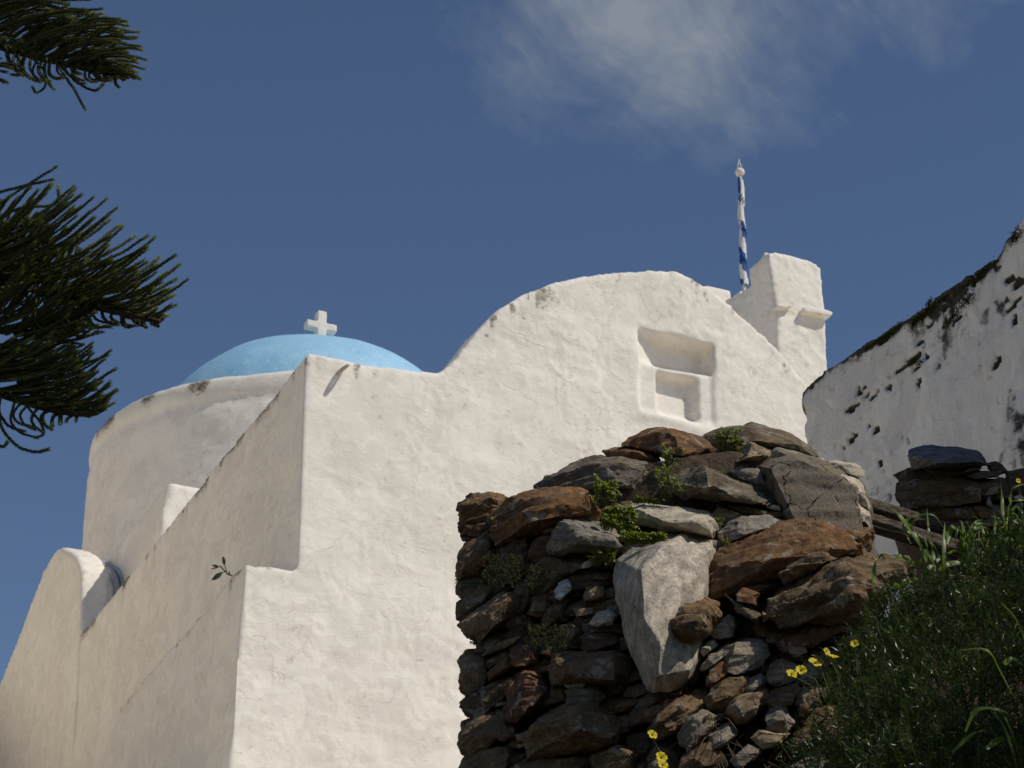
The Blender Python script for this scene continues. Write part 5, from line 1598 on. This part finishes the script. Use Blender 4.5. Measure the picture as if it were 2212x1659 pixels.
# yellow flowers
def flower(r, x, y, rad, label, Y, stem, tilt=(0.25, -0.85, 0.4), group='yellow flowers by the rubble wall'):
    (px, py), = reg(r, [(x, y)])
    c = at_y(px, py, Y)
    o = thing('yellow_flower', label, 'flower', c, group)
    R_ = rad / REG[r][2] * K * Y / (FPX * 0.92)
    n_ = np.array(tilt) + rs.randn(3) * 0.25; n_ /= np.linalg.norm(n_)
    e1 = np.cross(n_, [0.1, 0.2, 1]); e1 /= np.linalg.norm(e1); e2 = np.cross(n_, e1)
    a0 = rs.uniform(0, 6)
    for k in range(5):
        a = a0 + k * 1.2566
        d = math.cos(a) * e1 + math.sin(a) * e2; sd = np.cross(n_, d)
        V, Fc = [], []
        for i, (t_, w_, h_) in enumerate([(0.05, 0.08, -0.35), (0.35, 0.26, -0.05), (0.7, 0.46, 0.12), (0.95, 0.42, 0.12), (1.05, 0.2, 0.05)]):
            for u_ in (-1, -0.5, 0, 0.5, 1):
                V.append((d * (t_ - 0.06 * (u_ == 0 and i == 4)) + sd * w_ * u_ + n_ * (h_ + 0.08 * u_ * u_)) * R_)
        for i in range(4):
            for j in range(4):
                q = i * 5 + j; Fc.append((q, q + 1, q + 6, q + 5))
        link('petal', mesh_np('petal', np.array(V), Fc, M_PETAL), o)
    pts = [c - n_ * R_ * 0.35] + [at_y(*q[:2], Y + 0.04) for q in reg(r, stem)]
    v, f = tube(smooth_path(pts, 12), 0.0016, 5)
    link('stem', mesh_np('stem', np.array(v) - c, f, M_STEM), o)
    v, f = lathe([(0.001, -0.3), (0.16, -0.1), (0.2, 0.1), (0.05, 0.3)], 8, (0, 0, 0))
    v = [(-n_ * p[2] * -1 + e1 * p[0] + e2 * p[1]) * R_ * 0.8 - n_ * R_ * 0.15 for p in v]
    link('calyx', mesh_np('calyx', np.array(v), f, M_STEM), o)


flower('D', 420, 935, 42, 'leftmost of the bright yellow flowers beside the shrub, half of a pair', 6.15, [(520, 1000), (600, 1060), (660, 1200)])
flower('D', 492, 905, 42, 'bright yellow flower touching the leftmost one, right half of the pair', 6.13, [(560, 960), (610, 990), (680, 1150)])
flower('D', 598, 848, 50, 'yellow flower just above and right of the bright pair', 6.1, [(650, 920), (720, 1100)])
flower('D', 742, 800, 38, 'half hidden yellow flower in the left edge of the shrub', 6.08, [(770, 900), (800, 1100)])
flower('D', 690, 762, 30, 'small yellow bloom above the half hidden flower in the shrub', 6.1, [(740, 860), (790, 1000)])
flower('D', 905, 702, 32, 'highest yellow flower, set against the dark green shrub', 6.02, [(915, 800), (930, 950)])
flower('B', 1620, 1245, 38, 'yellow flower hanging in the dark hollow of the wall', 6.9, [(1650, 1330), (1690, 1400), (1720, 1600)])
flower('B', 1690, 1420, 44, 'yellow flower at the bottom of the dark hollow, upper of two', 6.85, [(1740, 1480), (1760, 1640)])
flower('B', 1700, 1478, 40, 'lowest yellow flower, at the foot of the dark hollow', 6.83, [(1740, 1540), (1760, 1680)])
flower('G', 1810, 515, 26, 'small dim yellow flower in front of the dark stone stack', 7.4, [(1820, 600), (1850, 800)])

# dead grass in the hollow
dv, df = [], []
for i in range(90):
    x_ = rs.uniform(1500, 1580); y_ = rs.uniform(1560, 1690)
    a_ = at_y(x_, y_, 7.5 + rs.uniform(-.1, .15))
    d = np.array([rs.randn() * 0.7 + 0.2, -0.4 + rs.randn() * 0.3, -0.5 + rs.randn() * 0.6]); d /= np.linalg.norm(d)
    ln_ = rs.uniform(0.08, 0.22)
    pth = smooth_path([a_, a_ + d * ln_ * 0.5 + np.array([0, 0, 0.02]), a_ + d * ln_ + np.array([0, 0, -0.03])], 6)
    strip(pth, [0.003] * 5 + [0.0005], np.array([0.2, -1, 0.2]), dv, df)
dg_ = at_y(1540, 1640, 7.55)
dgo = link('dry_grass', mesh_np('dry_grass', np.array(dv) - dg_, df, M_DRY), None, tuple(dg_))
tag(dgo, 'wispy dead grass in the dark hollow under the boulder', 'dry grass', None, 'stuff')

# ------------------------------------------------------------------ araucaria-like pine reaching in from the left
PY_ = 6.0
tb = np.array([-2.75, 6.3, gz(-2.75, 6.3) - 0.1])
tree = thing('pine_tree', 'dark pine with rope-like curled twigs reaching in from the left edge', 'tree', tb)
trunk_p = smooth_path([tb, tb + np.array([0.05, 0.05, 2.0]), tb + np.array([0.0, 0.1, 4.5]), tb + np.array([0.05, 0.1, 7.0])], 40)
v, f = tube(trunk_p, np.linspace(0.16, 0.08, 40), 16)
v = np.array(v); v = v + 0.012 * fbm(v * np.array([9, 9, 4]), 3, 4)[:, None] * np.array([1, 1, 0])
link('trunk', mesh_np('trunk', v - tb, f, M_BARK), tree)


def twig_mesh(path, r, rs_):
    n = len(path)
    T, A, B = frames(path)
    V, Fc, Mi = [], [], []
    sd_ = 6
    rad = r * 0.62 * np.clip(np.linspace(1.0, 0.85, n), 0, 1)
    rad[-1] *= 0.5
    for i in range(n):
        for k in range(sd_):
            a = 2 * math.pi * k / sd_
            V.append(path[i] + rad[i] * (math.cos(a) * A[i] + math.sin(a) * B[i]))
    for i in range(n - 1):
        for k in range(sd_):
            Fc.append((i * sd_ + k, i * sd_ + (k + 1) % sd_, (i + 1) * sd_ + (k + 1) % sd_, (i + 1) * sd_ + k))
    Fc.append(tuple(range((n - 1) * sd_, n * sd_)))
    Mi += [0] * len(Fc)
    Lg = float(np.sum(np.linalg.norm(np.diff(path, axis=0), axis=1)))
    step = r * 0.95
    m = max(6, int(Lg / step))
    tt = np.linspace(0.02, 0.995, m) * (n - 1)
    for j, t_ in enumerate(tt):
        i = min(int(t_), n - 2); u = t_ - i
        c = path[i] * (1 - u) + path[i + 1] * u
        endk = j > m - 4
        for k in range(5):
            a = 2 * math.pi * (k + 0.5 * (j % 2)) / 5 + rs_.uniform(-0.15, 0.15)
            o_ = math.cos(a) * A[i] + math.sin(a) * B[i]
            s_ = np.cross(T[i], o_)
            b_ = c + o_ * rad[i] * 0.8
            tip = c + o_ * r * (1.08 if not endk else 0.8) + T[i] * r * (0.95 if not endk else 1.6)
            q = len(V)
            V += [b_ - s_ * r * 0.27 - T[i] * r * 0.2, b_ + s_ * r * 0.27 - T[i] * r * 0.2, b_ + o_ * r * 0.32 + T[i] * r * 0.35, tip]
            Fc += [(q, q + 1, q + 2), (q, q + 2, q + 3), (q + 2, q + 1, q + 3)]
            Mi += [1 if endk else 0] * 3
    return V, Fc, Mi


TW = []


def pine_branch(axis_px, Ys, fans, r_ax, seed):
    rs_ = np.random.RandomState(seed)
    ax3 = [at_y(x, y, Y) for (x, y), Y in zip(axis_px, Ys)]
    st = trunk_p[np.argmin(np.abs(trunk_p[:, 2] - (ax3[0][2] + 0.25)))]
    path = smooth_path([st] + ax3, 60)
    v, f = tube(path, np.concatenate([np.linspace(r_ax * 2.2, r_ax, 30), np.linspace(r_ax, r_ax * 0.4, 30)]), 8)
    br = link('branch', mesh_np('branch', np.array(v) - tb, f, M_BARK), tree)
    Ym = (Ys[0] + Ys[-1]) / 2
    for pts, dY in fans:
        n_p = len(pts)
        p = [at_y(q[0], q[1], Ym + dY * (i / (n_p - 1))) for i, q in enumerate(pts)]
        Lp = sum(math.hypot(pts[i + 1][0] - pts[i][0], pts[i + 1][1] - pts[i][1]) for i in range(n_p - 1))
        pth = smooth_path(p, max(12, int(Lp / 6)))
        pth[1:] += np.cumsum(rs_.randn(len(pth) - 1, 3) * 0.0005, axis=0)
        V, Fc, Mi = twig_mesh(pth, 0.0064 * rs_.uniform(0.85, 1.15), rs_)
        TW.append((dY, br, np.array(V) - tb, Fc, Mi))
    return br


def fan(axis, env, n, seed, dYs=0.18, bend=0.1, t0=0.0, t1=1.0, jit=9, sweep=0.22, up=0.0, qmin=0.72):
    """twigs from along an axis polyline to an envelope polyline, swept towards the branch tip"""
    rs_ = np.random.RandomState(seed)
    A2 = smooth_path([np.array([*p, 0.0]) for p in axis], 100); E2 = smooth_path([np.array([*p, 0.0]) for p in env], 100)
    out = []
    for i in range(n):
        t_ = min(max(t0 + (t1 - t0) * (i + rs_.uniform(-.45, .45)) / max(1, n - 1), 0), 1)
        ta = min(max(t_ - sweep * rs_.uniform(0.6, 1.3) * (1 - 0.5 * t_), 0), 1)
        a = A2[int(ta * 99)][:2] + rs_.randn(2) * 3
        e = E2[int(t_ * 99)][:2] + rs_.randn(2) * jit
        e = a + (e - a) * rs_.uniform(qmin, 1.04)
        d = e - a; nrm_ = np.array([-d[1], d[0]])
        b_ = bend * rs_.uniform(0.5, 1.4)
        c1 = a + d * 0.33 + nrm_ * b_; c2 = a + d * 0.7 + nrm_ * b_ * 0.9 + np.array([0, up * 0.25])
        e = e + np.array([0, -up * rs_.uniform(0.3, 1.2)])
        out.append(([tuple(a), tuple(c1), tuple(c2), tuple(e)], rs_.uniform(-dYs, dYs)))
    return out


# upper branch
ax1 = [(-120, 60), (20, 105), (110, 130), (200, 152), (278, 168)]
f1 = fan(ax1, [(10, -110), (90, -70), (165, -35), (215, 8), (262, 42), (292, 62), (304, 90), (302, 120), (294, 150), (290, 168)], 110, 31, 0.16, -0.10, sweep=0.30)
f1 += fan(ax1, [(60, -60), (130, -20), (180, 20), (240, 60), (280, 110)], 46, 37, 0.12, -0.06, 0.0, 0.9, sweep=0.2)
f1 += fan(ax1, [(-60, 190), (5, 185), (60, 175), (90, 178), (150, 180), (210, 178), (240, 172), (280, 176)], 30, 32, 0.14, 0.30, 0.12, 0.98, 8, 0.03)
f1 += [([(120, 135), (138, 165), (160, 195), (182, 238)], -0.05), ([(60, 118), (92, 150), (97, 185), (78, 200), (70, 190)], 0.0), ([(130, 142), (165, 178), (200, 198), (218, 185)], 0.05), ([(25, 105), (45, 140), (42, 160), (25, 162)], 0.1)]
pine_branch(ax1, [6.0, 6.0, 6.0, 5.98, 5.95], f1, 0.011, 41)
# middle branch, coming towards the viewer
ax2 = [(-130, 560), (0, 600), (120, 640), (240, 672), (345, 694)]
f2 = fan(ax2, [(60, 400), (120, 408), (185, 424), (225, 440), (240, 478), (300, 508), (340, 545), (372, 575), (377, 615), (365, 655), (352, 700)], 100, 51, 0.20, 0.05, sweep=0.26, up=10)
f2 += fan(ax2, [(10, 440), (60, 450), (130, 490), (200, 540), (270, 580), (320, 630), (335, 670)], 52, 54, 0.24, 0.05, 0, 0.95, sweep=0.24, up=8)
f2 += fan([(-90, 640), (40, 690), (160, 700)], [(0, 480), (50, 470), (90, 500), (120, 510), (160, 540), (215, 600), (225, 650)], 60, 52, 0.1, 0.03, 0, 1, 14, 0.12, up=14)
f2 += fan([(-120, 700), (0, 720), (120, 735)], [(40, 560), (110, 580), (160, 630), (200, 680), (215, 705)], 46, 55, 0.18, 0.05, 0, 1, 12, 0.1, up=6)
f2 += fan(ax2, [(60, 745), (130, 738), (190, 728), (230, 712), (280, 702), (340, 704)], 20, 53, 0.14, 0.32, 0.35, 1, 6, 0.02)
f2 += [([(10, 760), (90, 750), (160, 735), (208, 708)], 0.0), ([(-60, 480), (0, 440), (60, 400), (118, 364)], 0.1), ([(-60, 440), (0, 415), (60, 398), (115, 384)], 0.12), ([(-60, 500), (40, 450), (118, 440), (130, 404)], 0.05)]
pine_branch(ax2, [6.15, 6.1, 6.05, 5.95, 5.85], f2, 0.012, 42)
# lower branch
ax3 = [(-120, 800), (0, 850), (90, 880), (160, 894), (212, 892)]
f3 = fan(ax3, [(100, 740), (150, 745), (190, 758), (215, 770), (238, 795), (238, 830), (245, 850), (228, 880), (210, 893)], 76, 61, 0.15, 0.06, sweep=0.26, up=8)
f3 += fan([(-90, 760), (0, 800), (80, 860)], [(60, 740), (120, 730), (165, 765), (195, 800), (200, 850)], 46, 63, 0.14, 0.05, sweep=0.15, up=8)
f3 += fan(ax3, [(0, 905), (60, 935), (95, 940), (120, 920), (180, 902)], 14, 62, 0.1, 0.35, 0.3, 0.95, 5, 0.03)
f3 += [([(-5, 870), (5, 925), (35, 962), (75, 975), (101, 970)], -0.03), ([(-40, 920), (-10, 955), (6, 965), (16, 955)], 0.02), ([(60, 880), (88, 915), (92, 938), (76, 945)], 0.0)]
pine_branch(ax3, [6.1, 6.05, 6.0, 5.95, 5.9], f3, 0.010, 43)
# the nearest 300 twigs singly, the rest of the crown as one mass
TW.sort(key=lambda q_: q_[0])
for dY, br, V, Fc, Mi in TW[:298]:
    me = mesh_np('twig', V, Fc, [M_PINE, M_PINE_TIP], False)
    me.polygons.foreach_set('material_index', np.array(Mi, np.int32))
    link('twig', me, br)
V, Fc, Mi = [], [], []
for dY, br, v_, f_, m_ in TW[298:]:
    o_ = sum(len(q_) for q_ in V)
    V.append(v_); Fc += [tuple(i + o_ for i in q_) for q_ in f_]; Mi += m_
# the same twigs carry on along the boughs towards the trunk
_r6 = random.Random(3)
for sh_ in (0.38, 0.70, 1.0):
    for dY, br, v_, f_, m_ in TW[::4]:
        o_ = sum(len(q_) for q_ in V)
        V.append(v_ + np.array([-sh_ + _r6.uniform(-.1, .1), _r6.uniform(-.12, .12), sh_ * 0.06])); Fc += [tuple(i + o_ for i in q_) for q_ in f_]; Mi += m_
me = mesh_np('twigs', np.concatenate(V), Fc, [M_PINE, M_PINE_TIP], False)
me.polygons.foreach_set('material_index', np.array(Mi, np.int32))
tag(link('twigs', me, tree), kind='stuff')
